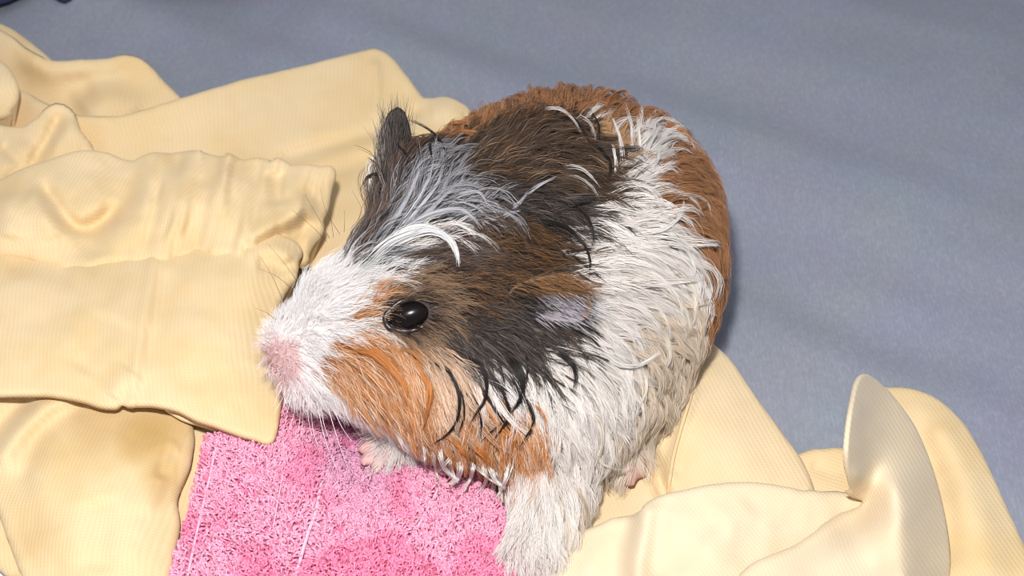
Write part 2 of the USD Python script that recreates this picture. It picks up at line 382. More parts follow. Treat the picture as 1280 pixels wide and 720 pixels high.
BAND = Sheet([(-160, 296, 2.5), (0, 302, 2.5), (60, 312, 2.4), (100, 318, 2.4), (190, 308, 2.5), (300, 296, 2.6), (340, 292, 2.6), (374, 310, 2.45, 1), (360, 342, 2.4, 1), (347, 370, 2.35, 1), (336, 405, 2.3, 1), (334, 440, 2.3, .6), (340, 470, 2.3, .4), (348, 490, 2.3), (345, 515, 2.4), (337, 546, 2.42), (318, 542, 2.45), (300, 537, 2.5), (275, 528, 2.55), (250, 520, 2.6), (222, 507, 2.7), (195, 501, 2.8), (170, 500, 2.75), (145, 503, 2.75), (125, 501, 2.75), (105, 495, 2.75), (75, 489, 2.7), (50, 487, 2.7), (0, 487, 2.7), (-160, 487, 2.6)],
             [(60, 330, 2.6), (190, 330, 2.65), (150, 400, 2.95), (60, 420, 2.9), (260, 430, 2.85), (310, 430, 2.6), (310, 350, 2.75), (250, 360, 2.8), (110, 345, 2.65), (330, 330, 2.65)],
             [([(192, 322), (186, 360), (178, 410), (170, 460), (165, 502)], .7, 5, 'full'), ([(215, 330), (205, 370), (190, 420), (185, 470)], -.7, 10), ([(140, 500), (150, 480), (165, 460)], 1.0, 9), ([(300, 318), (330, 311), (352, 316), (366, 330)], 1.3, 9), ([(320, 330), (345, 330), (355, 345)], -.9, 7), ([(0, 430), (60, 400), (120, 350)], -.8, 20), ([(100, 470), (120, 430), (140, 390)], -.9, 16), ([(250, 500), (235, 440), (225, 400), (240, 350)], -.6, 18), ([(0, 330), (50, 335), (95, 345)], -.6, 8)],
             step=3.4, thick=.0022, rough=.14, rough_px=70, seed=5)
BAND.put('hem_band', shirt, rib=(.22, 1))
FOLD = Sheet([(195, 498, 2.3), (240, 505, 2.25), (290, 525, 2.1), (312, 542, 2.0), (285, 540, 1.95), (255, 531, 2.0), (228, 522, 2.15), (205, 508, 2.25)], rough=.05, step=3)
FOLD.put('turned_hem', shirt, rib=(.4, 1))
SIDE = Sheet([(-160, 470, 1.9), (0, 470, 1.9), (100, 475, 1.9), (190, 480, 1.9), (222, 495, 1.8, .4), (234, 530, 1.8, 1), (235, 555, 1.8, 1), (231, 580, 1.75, 1), (220, 606, 1.7, 1), (215, 625, 1.7, 1), (218, 655, 1.7, 1), (212, 690, 1.65, 1), (205, 722, 1.6, 1), (190, 800, 1.5, 1), (50, 800, 1.5, 1), (35, 722, 1.6, 1), (26, 695, 1.7, 1), (16, 668, 1.75, 1), (6, 640, 1.8, .8), (-4, 622, 1.8, .8), (-50, 560, 1.8), (-160, 520, 1.8)],
             [(120, 610, 2.35), (110, 690, 2.15), (60, 600, 2.15), (180, 600, 2.1), (190, 540, 2.05), (120, 540, 2.2), (60, 530, 2.1), (30, 640, 1.95), (185, 680, 1.95)],
             [([(-10, 590), (20, 545), (60, 508), (105, 494)], 1.8, 9), ([(-20, 560), (10, 522), (45, 494)], -1.3, 8), ([(20, 620), (40, 560), (75, 520), (120, 502)], -1.0, 9), ([(215, 545), (205, 580), (190, 615), (185, 650)], .8, 10), ([(115, 620), (125, 670), (120, 720)], -1.0, 14), ([(200, 600), (206, 570), (220, 560)], -1.0, 6)],
             step=3.6, rough=.16, rough_px=55, seed=8)
_uvp = to_px(SIDE.v)
_st = np.zeros(len(SIDE.v))
for (cu, cv, ru, rv, w) in [(185, 545, 55, 38, .95), (130, 540, 50, 35, .55), (205, 590, 30, 35, .7), (40, 665, 30, 40, .4), (150, 520, 60, 25, .5), (60, 560, 30, 25, .3)]:
    _st = np.maximum(_st, w * np.exp(-(((_uvp[:, 0] - cu) / ru) ** 2 + ((_uvp[:, 1] - cv) / rv) ** 2) ** 1.5))
p_ = SIDE.put('front_sleeve', shirt, rib=(-.12, 1))
UsdGeom.PrimvarsAPI(p_).CreatePrimvar('stain', Sdf.ValueTypeNames.Color3fArray, 'vertex').Set(Vt.Vec3fArray.FromNumpy(np.repeat(_st[:, None], 3, 1).astype(np.float32)))
Sheet([(-160, 540, 1.1), (0, 600, 1.25), (50, 680, 1.25), (70, 800, 1.2), (60, 830, 1.2), (32, 724, 1.2, .5), (12, 706, 1.2, .5), (-10, 690, 1.2, .5), (-80, 650, 1.2, .5), (-160, 630, 1.2, .5)], rough=.08).put('side_panel', shirt, rib=(.3, 1))
Sheet([(190, 495, 1.35), (250, 515, 1.4), (300, 535, 1.4), (310, 580, 1.2), (262, 720, 1.1), (240, 810, 1.1), (170, 810, 1.1), (195, 600, 1.2)], creases=[([(206, 700), (216, 660), (222, 640)], .6, 5)], rough=.08).put('inner_sleeve', shirt, rib=(-.2, 1))
# the part that runs out under the animal, on the other side
REAR = Sheet([(560, 380, .8), (700, 300, .7), (800, 330, .8), (862, 405, 1.2), (878, 424, 1.5, 1.2), (893, 434, 1.55, 1.2), (915, 458, 1.6, 1.3), (945, 502, 1.5, 1.3), (975, 543, 1.45, 1.2), (1000, 580, 1.35, 1.2), (1013, 620, 1.25, 1), (1015, 680, .9), (900, 770, .8), (640, 800, .8), (540, 680, .8), (540, 500, .8)],
             [(850, 520, 1.75), (930, 570, 1.65), (760, 640, 1.1), (720, 600, 1.05), (830, 600, 1.35), (780, 560, 1.1), (890, 500, 1.75), (960, 600, 1.5)],
             [([(872, 468), (858, 515), (845, 560), (838, 590), (834, 620)], 1.1, 5), ([(795, 545), (812, 565), (822, 590), (830, 618)], -2.0, 6, 'full'), ([(850, 520), (842, 560), (838, 600)], -.8, 9), ([(800, 600), (760, 625), (700, 650)], -.5, 14)],
             step=3.6, rough=.14, seed=12)
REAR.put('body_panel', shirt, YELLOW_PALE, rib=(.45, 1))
sm = spline([(872, 462), (862, 500), (850, 540), (841, 575), (835, 616)], 40)
put('seam', tube(REAR.at(sm[:, 0], sm[:, 1], .0003), .00055, 8), YELLOW, shirt)
Sheet([(985, 590, .8, .4), (1002, 573, .95, .6), (1030, 566, 1.0, .6), (1062, 567, 1.0, .6), (1110, 590, .9), (1090, 680, .7), (990, 660, .7)], rough=.1, creases=[([(1010, 580), (1040, 590), (1070, 585)], -.6, 6)]).put('tail_fold', shirt, rib=(1, .3))
OUT = Sheet([(1085, 500, .95, .6), (1118, 487, 1.0, .6), (1160, 495, 1.0, .6), (1195, 521, .95, .6), (1214, 548, .9, .6), (1232, 582, .9, .6), (1258, 640, .9, .6), (1284, 700, .9, .6), (1320, 800, .9, .5), (1080, 800, .8), (1070, 600, .9)],
            [(1170, 540, 1.15), (1200, 620, 1.1), (1225, 700, 1.15), (1150, 600, .85)],
            [([(1130, 510), (1160, 570), (1180, 640), (1190, 720)], -1.8, 14), ([(1165, 500), (1200, 580), (1230, 660), (1245, 740)], 1.0, 16)], rough=.12)
OUT.put('outer_panel', shirt, rib=(.5, 1))
RIDGE = Sheet([(650, 720, 1.0, .3), (668, 694, 1.1, .4), (700, 679, 1.35, .6), (740, 664, 1.65, 1), (775, 653, 1.95, 1.2), (794, 647, 2.15, 1.3), (812, 630, 2.35, 1.4), (832, 623, 2.5, 1.5), (870, 614, 2.6, 1.5), (910, 609, 2.65, 1.5), (960, 612, 2.5, 1.5), (1010, 621, 2.3, 1.3), (1080, 629, 1.9, .5), (1080, 650, 1.7), (1020, 705, 1.6), (970, 750, 1.6), (930, 820, 1.6), (640, 820, 1.1)],
              [(720, 720, 1.45), (760, 700, 1.75), (850, 680, 2.5), (880, 730, 2.25), (960, 660, 2.2), (920, 640, 2.5), (1000, 660, 2.0)],
              [([(808, 640), (804, 670), (798, 700), (796, 740)], 1.8, 9, 'full'), ([(785, 655), (776, 680), (768, 720), (765, 760)], -1.6, 12, 'full'), ([(826, 640), (822, 680), (815, 730)], -.9, 10), ([(905, 640), (870, 670), (845, 700), (835, 740)], -.8, 12), ([(940, 625), (905, 660), (880, 700)], .5, 14)],
              step=3.6, rough=.13, seed=15)
RIDGE.put('waist_fold', shirt, YELLOW_FLASH_BLEACHED, rib=(.8, 1))
POD = Sheet([(1080, 630, 2.1, .2), (1068, 614, 2.9, 0), (1062, 590, 4.2, 0), (1061, 562, 4.9, 0), (1064, 530, 5.1, 0), (1069, 500, 4.95, 0), (1074, 479, 4.65, 0), (1082, 470, 4.3, 0), (1093, 474, 3.75, 0), (1108, 487, 3.1, 0), (1124, 506, 2.7, 2), (1142, 532, 2.3, 1.6), (1158, 566, 2.0, 1.3), (1171, 605, 1.7, 1.1), (1181, 650, 1.45, .9), (1186, 690, 1.3, .8), (1186, 722, 1.2, .7), (1180, 820, 1.0, .6), (880, 820, 2.75, .7), (936, 722, 2.65, .6), (1000, 684, 2.5, .5), (1050, 651, 2.3, .4)],
            [(1082, 520, 4.2), (1071, 560, 4.5), (1073, 520, 4.75), (1072, 595, 3.85), (1082, 560, 3.95), (1088, 590, 3.25), (1085, 612, 2.7), (1110, 540, 3.05), (1104, 600, 3.1), (1118, 612, 3.25), (1126, 650, 3.2), (1131, 720, 2.95), (1090, 650, 2.6), (1050, 690, 2.75), (1000, 730, 2.8), (1090, 710, 2.7), (1155, 640, 2.35), (1160, 700, 2.0), (1138, 580, 2.6), (1095, 627, 2.6)],
            [([(1116, 606), (1124, 650), (1128, 700), (1130, 760)], .5, 9, 'full')], step=3.2, rough=.1, seed=21)
POD.put('curled_fold', shirt, YELLOW_FLASH_BLEACHED, rib=(.35, 1))

# ------------------------------------------------------------ the white corner and the dark cloth at the far edge
WHITE = mat('white_cotton', {'uv': ('texture_coordinate', {}), 'w': ('wave_texture', {'scale': .3, 'distortion': 1.0}), 'b': ('bump', {'strength': .3, 'distance': .0005}), 'p': ('principled_bsdf', {'base_color': (.78, .79, .84), 'roughness': .9})},
            [('uv.UV', 'w.vector'), ('w.fac', 'b.height'), ('b.normal', 'p.normal')])
t_ = Sheet([(-160, 590, .7), (0, 650, .7), (60, 700, .7), (90, 820, .6), (40, 860, .6, .4), (-160, 860, .6, .4)], rough=.06)
tag(t_.put('white_cloth', None, WHITE), 'white cotton cloth, only a small corner showing below the yellow garment', 'cloth')
NAVY = mat('navy_print', {'g': ('geometry', {}), 'v': ('voronoi_texture', {'scale': 26}), 'r': ('rgb_ramp', {'ramp': [(.0, (.012, .11, .07)), (.32, (.012, .09, .06)), (.36, (.012, .014, .05)), (1, (.02, .022, .075))]}), 'p': ('principled_bsdf', {'roughness': .85})},
           [('g.position', 'v.vector'), ('v.distance', 'r.fac'), ('r.color', 'p.base_color')])
t_ = Sheet([(-220, 8, .5), (-60, 12, .6), (0, 2, .6), (20, -5, .6), (45, -12, .5), (62, -8, .55), (80, 0, .65), (96, -8, .55), (110, -11, .5), (124, -6, .55), (138, -10, .5), (200, -22, .5), (330, -40, .5), (420, -100, .5), (200, -160, .5), (-220, -130, .5)], [(60, -70, 1.2), (-80, -50, 1.3), (200, -80, 1.1)], rough=.1, rough_px=40, step=6)
tag(t_.put('patterned_cloth', None, NAVY), 'dark navy and green cloth with a scalloped edge at the far end of the bedspread', 'cloth')

# ------------------------------------------------------------ pink towel
towel = thing('pink_towel', 'pink terry towel with white stitch lines lying under the chin of the guinea pig', 'towel')
TOWELBASE = mat('towel_ground', {'g': ('geometry', {}), 'n': ('noise_texture', {'scale': 900, 'detail': 2}), 'r': ('rgb_ramp', {'ramp': [(.3, (.50, .11, .22)), (.7, (.78, .22, .38))]}), 'p': ('principled_bsdf', {'roughness': .9})}, [('g.position', 'n.vector'), ('n.fac', 'r.fac'), ('r.color', 'p.base_color')])
TW = Sheet([(262, 547, 1.85), (280, 541, 1.95), (300, 541, 2.0), (336, 547, 2.0), (346, 520, 1.85), (356, 500, 1.75), (370, 470, 1.0), (480, 440, .6), (600, 540, .8), (610, 605, 1.1), (625, 632, 1.15), (645, 665, 1.15), (658, 695, 1.15), (670, 724, 1.15), (690, 820, 1.2), (190, 820, 1.6), (214, 722, 1.65), (222, 690, 1.7), (233, 655, 1.75), (245, 612, 1.8), (253, 575, 1.8)],
           [(340, 570, 2.05), (300, 600, 2.1), (420, 520, .65), (430, 560, .85), (445, 600, 1.35), (470, 540, .65), (385, 530, 1.25), (520, 550, 1.0), (445, 640, 1.75), (400, 610, 1.95), (350, 680, 2.0), (480, 610, 1.4), (520, 600, 1.3), (560, 620, 1.3), (500, 690, 1.7), (600, 680, 1.4), (420, 700, 1.9)],
           [([(420, 560), (435, 610), (447, 650)], -1.8, 12), ([(398, 575), (403, 600), (398, 640), (385, 690), (365, 740)], -.8, 5), ([(480, 640), (510, 610), (530, 575)], -.8, 12), ([(545, 615), (520, 660), (495, 710)], -.7, 5)],
           step=4, thick=.002, rough=.18, rough_px=60, seed=31)
TW.put('towel_ground', towel, TOWELBASE)
lines = [([(402, 603), (395, 640), (383, 675), (365, 740)], .0005), ([(272, 552), (262, 600), (248, 660), (232, 735)], .00035), ([(548, 612), (528, 650), (503, 690)], .00035), ([(354, 595), (348, 625), (342, 660)], .00022)]
wh = mat('white_thread', {'p': ('principled_bsdf', {'base_color': (.84, .50, .61), 'roughness': .8})}, [])
stitches = []
for ln, r in lines:
    q = spline(ln, 2 * int(np.hypot(*(np.array(ln[-1]) - ln[0])) / 5))
    p = TW.at(q[:, 0], q[:, 1], .0010)
    for i in range(0, len(p) - 1):
        m = p[i] + (p[i + 1] - p[i]) * np.linspace(.04, .96, 5)[:, None]
        m[:, 2] += .0006 * np.sin(np.linspace(0, np.pi, 5))
        stitches.append(tube(m, r * np.array([.6, 1, 1, 1, .6]), 6))
    v = np.vstack([s[0] for s in stitches]); n = np.cumsum([0] + [len(s[0]) for s in stitches])
    put('stitch_line', (v, np.vstack([s[1] + o for s, o in zip(stitches, n)])), wh, towel, label='line of white machine stitches')
    stitches = []
# terry loops
tri = TW.tri
A = np.linalg.norm(np.cross(TW.top[tri[:, 1]] - TW.top[tri[:, 0]], TW.top[tri[:, 2]] - TW.top[tri[:, 0]]), axis=1)
NL = 16000
k = rng.choice(len(tri), NL, p=A / A.sum())
w = rng.random((NL, 2)); w = np.where(w.sum(1, keepdims=True) > 1, 1 - w, w)
base = TW.top[tri[k, 0]] * (1 - w.sum(1))[:, None] + TW.top[tri[k, 1]] * w[:, :1] + TW.top[tri[k, 2]] * w[:, 1:]
bn = TW.normals[tri[k, 0]]
bp = to_px(base)[:, :2]
keep = np.ones(NL, bool)
for ln, r in lines:
    keep &= seg_dist(bp, spline(ln, 30))[0] > r / .00021 + 1.0
base, bn, bp = base[keep], bn[keep], bp[keep]
n = len(base)
ang = rng.random(n) * 2 * np.pi
a = unit(np.cross(bn, np.stack([np.cos(ang), np.sin(ang), 0 * ang], 1)))
t = np.linspace(0, 1, 6)
hgt = (.0013 + .0009 * rng.random(n))[:, None]
wid = (.0014 + .0011 * rng.random(n))[:, None]
lean = unit(np.stack([rng.normal(0, 1, n), rng.normal(0, 1, n), 0 * ang], 1)) * .0006
P = base[:, None] + bn[:, None] * (hgt * np.sin(np.pi * t)[None])[..., None] + a[:, None] * (wid * (t - .5)[None])[..., None] + lean[:, None] * (np.sin(np.pi * t) ** 2)[None, :, None]
shade = .86 + .28 * rng.random((n, 1, 1)) + 0 * t[None, :, None]
worn = smoothstep(.42, .62, fbm(np.column_stack([bp / 55, 0 * ang]), 3, 41))[:, None, None]
damp = np.exp(-(((bp[:, 0] - 446) / 62) ** 2 + ((bp[:, 1] - 570) / 62) ** 2) ** 1.5)[:, None, None] * .55       # wet from the animal
C = np.clip((1 - damp * np.array([.42, .30, .22])) * shade * ((1 - worn) * np.array([.84, .275, .43]) + worn * np.array([.86, .40, .545])), 0, .95)
curves('terry_loops', P, np.full((n, 6), .00052), C, TERRY, towel, kind='stuff')

# ------------------------------------------------------------ the guinea pig: body as one smooth field, meshed by surface nets
BALLS = {  # name: (u, v, height cm, radius cm)
    'rump': (758, 272, 3.7, 2.7), 'mid': (736, 328, 3.7, 2.85), 'flank': (740, 390, 3.1, 2.62), 'chest': (665, 440, 3.3, 2.7),
    'belly': (690, 500, 2.8, 2.0), 'nape': (648, 266, 5.0, 2.25), 'skull': (590, 345, 4.9, 2.25), 'brow': (520, 365, 4.9, 1.75),
    'snout': (440, 405, 4.45, 1.35), 'nose': (376, 432, 4.05, .80), 'lip': (395, 462, 3.7, .72), 'jaw': (480, 452, 3.75, 1.2), 'cheek': (575, 455, 3.5, 1.9),
    'elbow': (688, 582, 2.1, .95), 'wrist': (680, 640, 1.7, .62), 'paw': (662, 688, 1.6, .52),
    'thigh': (772, 468, 2.4, 1.35), 'heel': (768, 550, 1.75, .6), 'toe': (782, 582, 1.65, .46),
    'elbow2': (575, 505, 2.2, .9), 'wrist2': (500, 552, 1.5, .5), 'paw2': (484, 556, 1.5, .31), 'digit_a': (461, 548, 1.5, .14), 'digit_b': (453, 561, 1.45, .15), 'digit_c': (456, 577, 1.45, .15), 'digit_d': (470, 587, 1.45, .13), 'toe_a': (803, 576, 1.55, .16), 'toe_b': (802, 590, 1.5, .16), 'toe_c': (788, 602, 1.5, .15), 'claw_a': (640, 708, 1.35, .19), 'claw_b': (652, 715, 1.3, .19), 'claw_c': (666, 714, 1.3, .19), 'rump2': (692, 243, 3.9, 2.35), 'crest': (532, 262, 6.0, 1.25),
}
BONES = [('rump', 'mid'), ('mid', 'flank'), ('mid', 'chest'), ('chest', 'belly'), ('nape', 'mid'), ('nape', 'skull'), ('skull', 'chest'), ('skull', 'brow'), ('brow', 'snout'), ('snout', 'nose'), ('nose', 'lip'),
         ('snout', 'lip'), ('lip', 'jaw'), ('jaw', 'cheek'), ('cheek', 'skull'), ('cheek', 'chest'), ('brow', 'jaw'), ('belly', 'elbow'), ('elbow', 'wrist'), ('wrist', 'paw'), ('flank', 'thigh'), ('thigh', 'heel'), ('heel', 'toe'),
         ('chest', 'elbow2'), ('elbow2', 'wrist2'), ('wrist2', 'paw2'), ('paw2', 'digit_a'), ('paw2', 'digit_b'), ('paw2', 'digit_c'), ('paw2', 'digit_d'), ('toe', 'toe_a'), ('toe', 'toe_b'), ('toe', 'toe_c'), ('paw', 'claw_a'), ('paw', 'claw_b'), ('paw', 'claw_c'), ('rump2', 'rump'), ('rump2', 'nape'), ('rump2', 'mid'), ('crest', 'skull'), ('crest', 'nape')]
CEN = {k: (px(u, v, z / 100), r / 100) for k, (u, v, z, r) in BALLS.items()}

def field(q):
    d = np.full(len(q), 1.0)
    for a, b in BONES:
        (pa, ra), (pb, rb) = CEN[a], CEN[b]
        ab = pb - pa
        lo, hi = np.minimum(pa - ra, pb - rb) - .012, np.maximum(pa + ra, pb + rb) + .012
        near = np.flatnonzero(((q > lo) & (q < hi)).all(1))
        p, dn = q[near], d[near]
        t = np.clip(((p - pa) @ ab) / (ab @ ab), 0, 1)
        e = np.linalg.norm(p - pa - t[:, None] * ab, axis=1) - (ra + (rb - ra) * t)
        m = min(ra, rb)
        k = .45 * m + .001 if m > .003 else .35 * m
        h = np.maximum(k - np.abs(dn - e), 0) / k
        d[near] = np.minimum(dn, e) - h * h * k * .25
    return d

def surface_nets(f, lo, hi, h):
    ax = [np.arange(lo[k], hi[k] + h, h) for k in range(3)]
    G = np.stack(np.meshgrid(*ax, indexing='ij'), -1)
    F = f(G.reshape(-1, 3)).reshape(G.shape[:3])
    s = F < 0
    n = [x - 1 for x in F.shape]
    cnt, acc = np.zeros(n), np.zeros((*n, 3))
    base = np.stack(np.meshgrid(*[np.arange(x) for x in n], indexing='ij'), -1).astype(float)
    corners = [(i, j, k) for i in (0, 1) for j in (0, 1) for k in (0, 1)]
    cut = lambda c: tuple(slice(c[k], c[k] + n[k]) for k in range(3))
    for a in corners:
        for k in range(3):
            if a[k] == 0:
                b = tuple(1 if j == k else a[j] for j in range(3))
                fa, fb = F[cut(a)], F[cut(b)]
                x = (fa < 0) != (fb < 0)
                t = np.where(x, fa / np.where(x, fa - fb, 1), 0)
                p = np.array(a, float) + t[..., None] * (np.array(b) - np.array(a))
                acc += np.where(x[..., None], p, 0); cnt += x
    cell = cnt > 0
    ids = np.full(n, -1); ids[cell] = np.arange(cell.sum())
    V = np.array(lo) + (base[cell] + acc[cell] / cnt[cell][:, None]) * h
    out = []
    for k in range(3):
        i, j = [(1, 2), (2, 0), (0, 1)][k]
        sl = lambda d: tuple(slice(d[m], F.shape[m] - 1 + d[m]) for m in range(3))
        A = [slice(None)] * 3; A[k] = slice(0, -1); B = [slice(None)] * 3; B[k] = slice(1, None)
        x = s[tuple(A)] != s[tuple(B)]
        I = np.argwhere(x)
        I = I[(I[:, i] > 0) & (I[:, j] > 0) & (I[:, i] < n[i]) & (I[:, j] < n[j])]
        ei, ej = np.eye(3, dtype=int)[i], np.eye(3, dtype=int)[j]
        q = np.stack([ids[tuple((I - ei - ej).T)], ids[tuple((I - ej).T)], ids[tuple(I.T)], ids[tuple((I - ei).T)]], 1)
        neg = ~s[tuple(I.T)]
        q[neg] = q[neg][:, ::-1]
        out.append(q)
    return V, np.vstack(out)

cc = np.array([c for c, r in CEN.values()]); cr = np.array([r for c, r in CEN.values()])
SV, SQ = surface_nets(field, (cc - cr[:, None]).min(0) - .012, (cc + cr[:, None]).max(0) + .012, .0011)
SF = np.vstack([SQ[:, [0, 1, 2]], SQ[:, [0, 2, 3]]])
_m = trimesh.Trimesh(SV, SF, process=False)
trimesh.smoothing.filter_taubin(_m, iterations=6)
SV = np.array(_m.vertices)
SN = unit(np.array(_m.vertex_normals))
if (SN * (SV - cc.mean(0))).sum() < 0:
    SF, SN = SF[:, ::-1], -SN
STREE = cKDTree(SV)

# which skin the camera sees, so that coat patches seen in the photograph can be carried onto the body
spx = to_px(SV)
zb = np.full((240, 427), 9.0)
cell = (np.clip((spx[:, 1] / 4).astype(int), 0, 239), np.clip((spx[:, 0] / 4).astype(int), 0, 426))
np.minimum.at(zb, cell, spx[:, 2])
from scipy.ndimage import minimum_filter
zb = minimum_filter(zb, 3)
facing = -(SN * unit(SV - EYE)).sum(1)
SEEN = (spx[:, 2] < zb[cell] + .006) & (facing > .02)
SEENTREE = cKDTree(SV[SEEN]); SEENPX = spx[SEEN]
PXTREE = cKDTree(spx[SEEN][:, :2])

def skin_at(uv):
    """(point, normal) of the visible skin nearest to picture points uv (n, 2)."""
    i = np.flatnonzero(SEEN)[PXTREE.query(np.asarray(uv, float))[1]]
    return SV[i], SN[i]

pig = thing('guinea_pig', 'wet guinea pig with white, ginger and dark brown fur crouching on the yellow garment', 'guinea pig')

# ------------------------------------------------------------ coat colours, carried from where the photograph shows them onto the body
COATS = {  # root colour, tip colour, spread
    'white': ((.66, .595, .55), (.90, .855, .82), .12), 'cream': ((.58, .455, .34), (.86, .77, .66), .16), 'snow': ((.80, .76, .75), (.90, .88, .87), .06),
    'ginger': ((.46, .19, .065), (.68, .315, .115), .24), 'rufous': ((.30, .135, .06), (.47, .235, .11), .26), 'sand': ((.42, .24, .12), (.58, .35, .18), .2),
    'tan': ((.16, .10, .065), (.36, .23, .13), .3), 'dark': ((.060, .048, .043), (.022, .016, .013), .5), 'peach': ((.58, .37, .24), (.78, .57, .42), .38), 'umber': ((.035, .024, .018), (.085, .050, .030), .6),
    'agouti': ((.030, .020, .014), (.25, .12, .045), .6), 'grey': ((.16, .15, .16), (.52, .51, .54), .35), 'slate': ((.055, .043, .040), (.13, .095, .085), .6), 'pinkish': ((.76, .53, .53), (.84, .70, .70), .08),
}
NAMES = list(COATS)
PATCHES = [  # later ones lie on top of earlier ones
    ('white', [(0, 0), (1280, 0), (1280, 720), (0, 720)]),
    ('cream', [(760, 400), (900, 330), (900, 480), (760, 640), (700, 660), (690, 600), (740, 540), (780, 470)]),
    ('rufous', [(530, 190), (560, 140), (640, 90), (720, 85), (800, 100), (830, 130), (800, 165), (775, 200), (765, 175), (740, 155), (700, 160), (650, 148), (590, 180), (560, 210)]),
    ('sand', [(700, 170), (745, 165), (770, 180), (775, 215), (750, 215), (735, 185)]),
    ('rufous', [(800, 120), (840, 140), (870, 160), (890, 220), (925, 290), (915, 380), (880, 440), (855, 450), (866, 400), (858, 345), (838, 300), (815, 275), (800, 262), (802, 235), (826, 205), (820, 165)]),
    ('umber', [(470, 300), (470, 150), (560, 190), (590, 180), (650, 148), (710, 158), (745, 180), (762, 215), (765, 240), (730, 255), (722, 272), (695, 288), (680, 298), (620, 290), (590, 300), (540, 290)]),
    ('dark', [(560, 265), (640, 240), (720, 245), (735, 262), (720, 290), (650, 290), (610, 285)]),
    ('slate', [(340, 380), (360, 340), (400, 300), (440, 280), (470, 250), (500, 225), (530, 235), (500, 290), (450, 330), (400, 345)]),
    ('agouti', [(470, 340), (500, 320), (560, 300), (610, 280), (675, 284), (698, 310), (704, 350), (700, 410), (685, 435), (640, 430), (590, 420), (540, 425), (480, 420)]),
    ('grey', [(440, 335), (475, 285), (505, 245), (520, 205), (560, 200), (570, 240), (600, 262), (580, 280), (570, 300), (540, 290), (510, 305), (480, 335)]),
    ('slate', [(490, 335), (520, 310), (560, 300), (590, 315), (570, 335), (530, 335), (500, 345)]),
    ('tan', [(475, 355), (500, 335), (545, 345), (570, 370), (560, 410), (545, 435), (500, 430), (470, 410)]),
    ('umber', [(513 + 35 * math.cos(t) * .956 + 22 * math.sin(t) * .292, 393 - 35 * math.cos(t) * .292 + 22 * math.sin(t) * .956) for t in np.linspace(0, 6.0, 16)]),
    ('dark', [(540, 415), (600, 385), (640, 350), (655, 380), (660, 395), (695, 400), (706, 410), (704, 424), (685, 424), (662, 440), (640, 455), (610, 450), (582, 458), (556, 442)]),
    ('white', [(690, 440), (760, 440), (740, 600), (620, 640), (650, 560), (665, 500), (675, 460)]),
    ('ginger', [(395, 465), (410, 430), (450, 415), (490, 418), (530, 440), (552, 462), (575, 478), (605, 480), (640, 490), (665, 500), (685, 515), (672, 555), (620, 585), (570, 580), (535, 550), (500, 520), (450, 500)]),
    ('peach', [(540, 430), (560, 440), (570, 500), (550, 520), (535, 480), (520, 445)]),
    ('ginger', [(428, 402), (470, 352), (486, 350), (480, 385), (474, 400), (450, 405)]),
    ('snow', [(315, 460), (325, 400), (345, 370), (385, 345), (430, 330), (475, 335), (510, 340), (500, 352), (470, 362), (448, 385), (425, 405), (455, 408), (448, 416), (410, 425), (395, 470), (450, 500), (500, 530), (460, 545), (380, 530), (330, 490)]),
    ('pinkish', [(318, 480), (322, 440), (345, 425), (372, 432), (380, 455), (372, 478), (350, 485)]),
]
def coat_of(uv, jitter, seed):
    r = np.random.default_rng(seed)
    q = uv + r.normal(0, jitter, uv.shape)
    w = np.column_stack([uv / 14, np.full(len(uv), 2.2)])
    q = q + 9 * (np.column_stack([fbm(w, 2, 61), fbm(w, 2, 62)]) - .5)
    out = np.zeros(len(uv), int)
    for name, poly in PATCHES:
        out[inside(np.array(poly, float), q)] = NAMES.index(name)
    return out

def seen_px(points):
    """Where the nearest skin that shows stands in the photograph (the coat goes on round the body from there)."""
    return SEENPX[SEENTREE.query(points)[1]][:, :2]

ROOTC = np.array([COATS[n][0] for n in NAMES]); TIPC = np.array([COATS[n][1] for n in NAMES]); SPREAD = np.array([COATS[n][2] for n in NAMES])
sc = coat_of(seen_px(SV), 2.0, 5)
skin_col = ROOTC[sc] * np.where(np.isin(sc, [NAMES.index(x) for x in ('white', 'snow', 'cream')]), .88, .62)[:, None] + np.array([.05, .03, .028])
pinkness = np.exp(-(np.linalg.norm(SV - px(345, 455, .040), axis=1) / .0088) ** 2) * .5
for uv_, z_, r_ in [((782, 582), .0165, .011), ((452, 570), .0145, .0075)]:
    pinkness = np.maximum(pinkness, np.exp(-(np.linalg.norm(SV - px(*uv_, z_), axis=1) / r_) ** 4) * .95)
skin_col = skin_col * (1 - pinkness[:, None]) + np.array([.64, .38, .36]) * pinkness[:, None]
_e = seen_px(SV) - np.array([513, 393]); _e = np.column_stack([_e[:, 0] * .956 - _e[:, 1] * .292, _e[:, 0] * .292 + _e[:, 1] * .956]) / np.array([38, 25])
rim_ = np.exp(-((_e ** 2).sum(1)) ** 2)[:, None]
skin_col = skin_col * (1 - rim_) + np.array([.03, .02, .018]) * rim_
nb_ = np.zeros_like(skin_col); ct = np.zeros(len(SV))
for a_, b_ in ((0, 1), (1, 2), (2, 0)):
    np.add.at(nb_, SF[:, a_], skin_col[SF[:, b_]]); np.add.at(ct, SF[:, a_], 1)
skin_col = .5 * skin_col + .5 * nb_ / ct[:, None]
put('body', (SV, SF), SKIN, pig, color=skin_col)

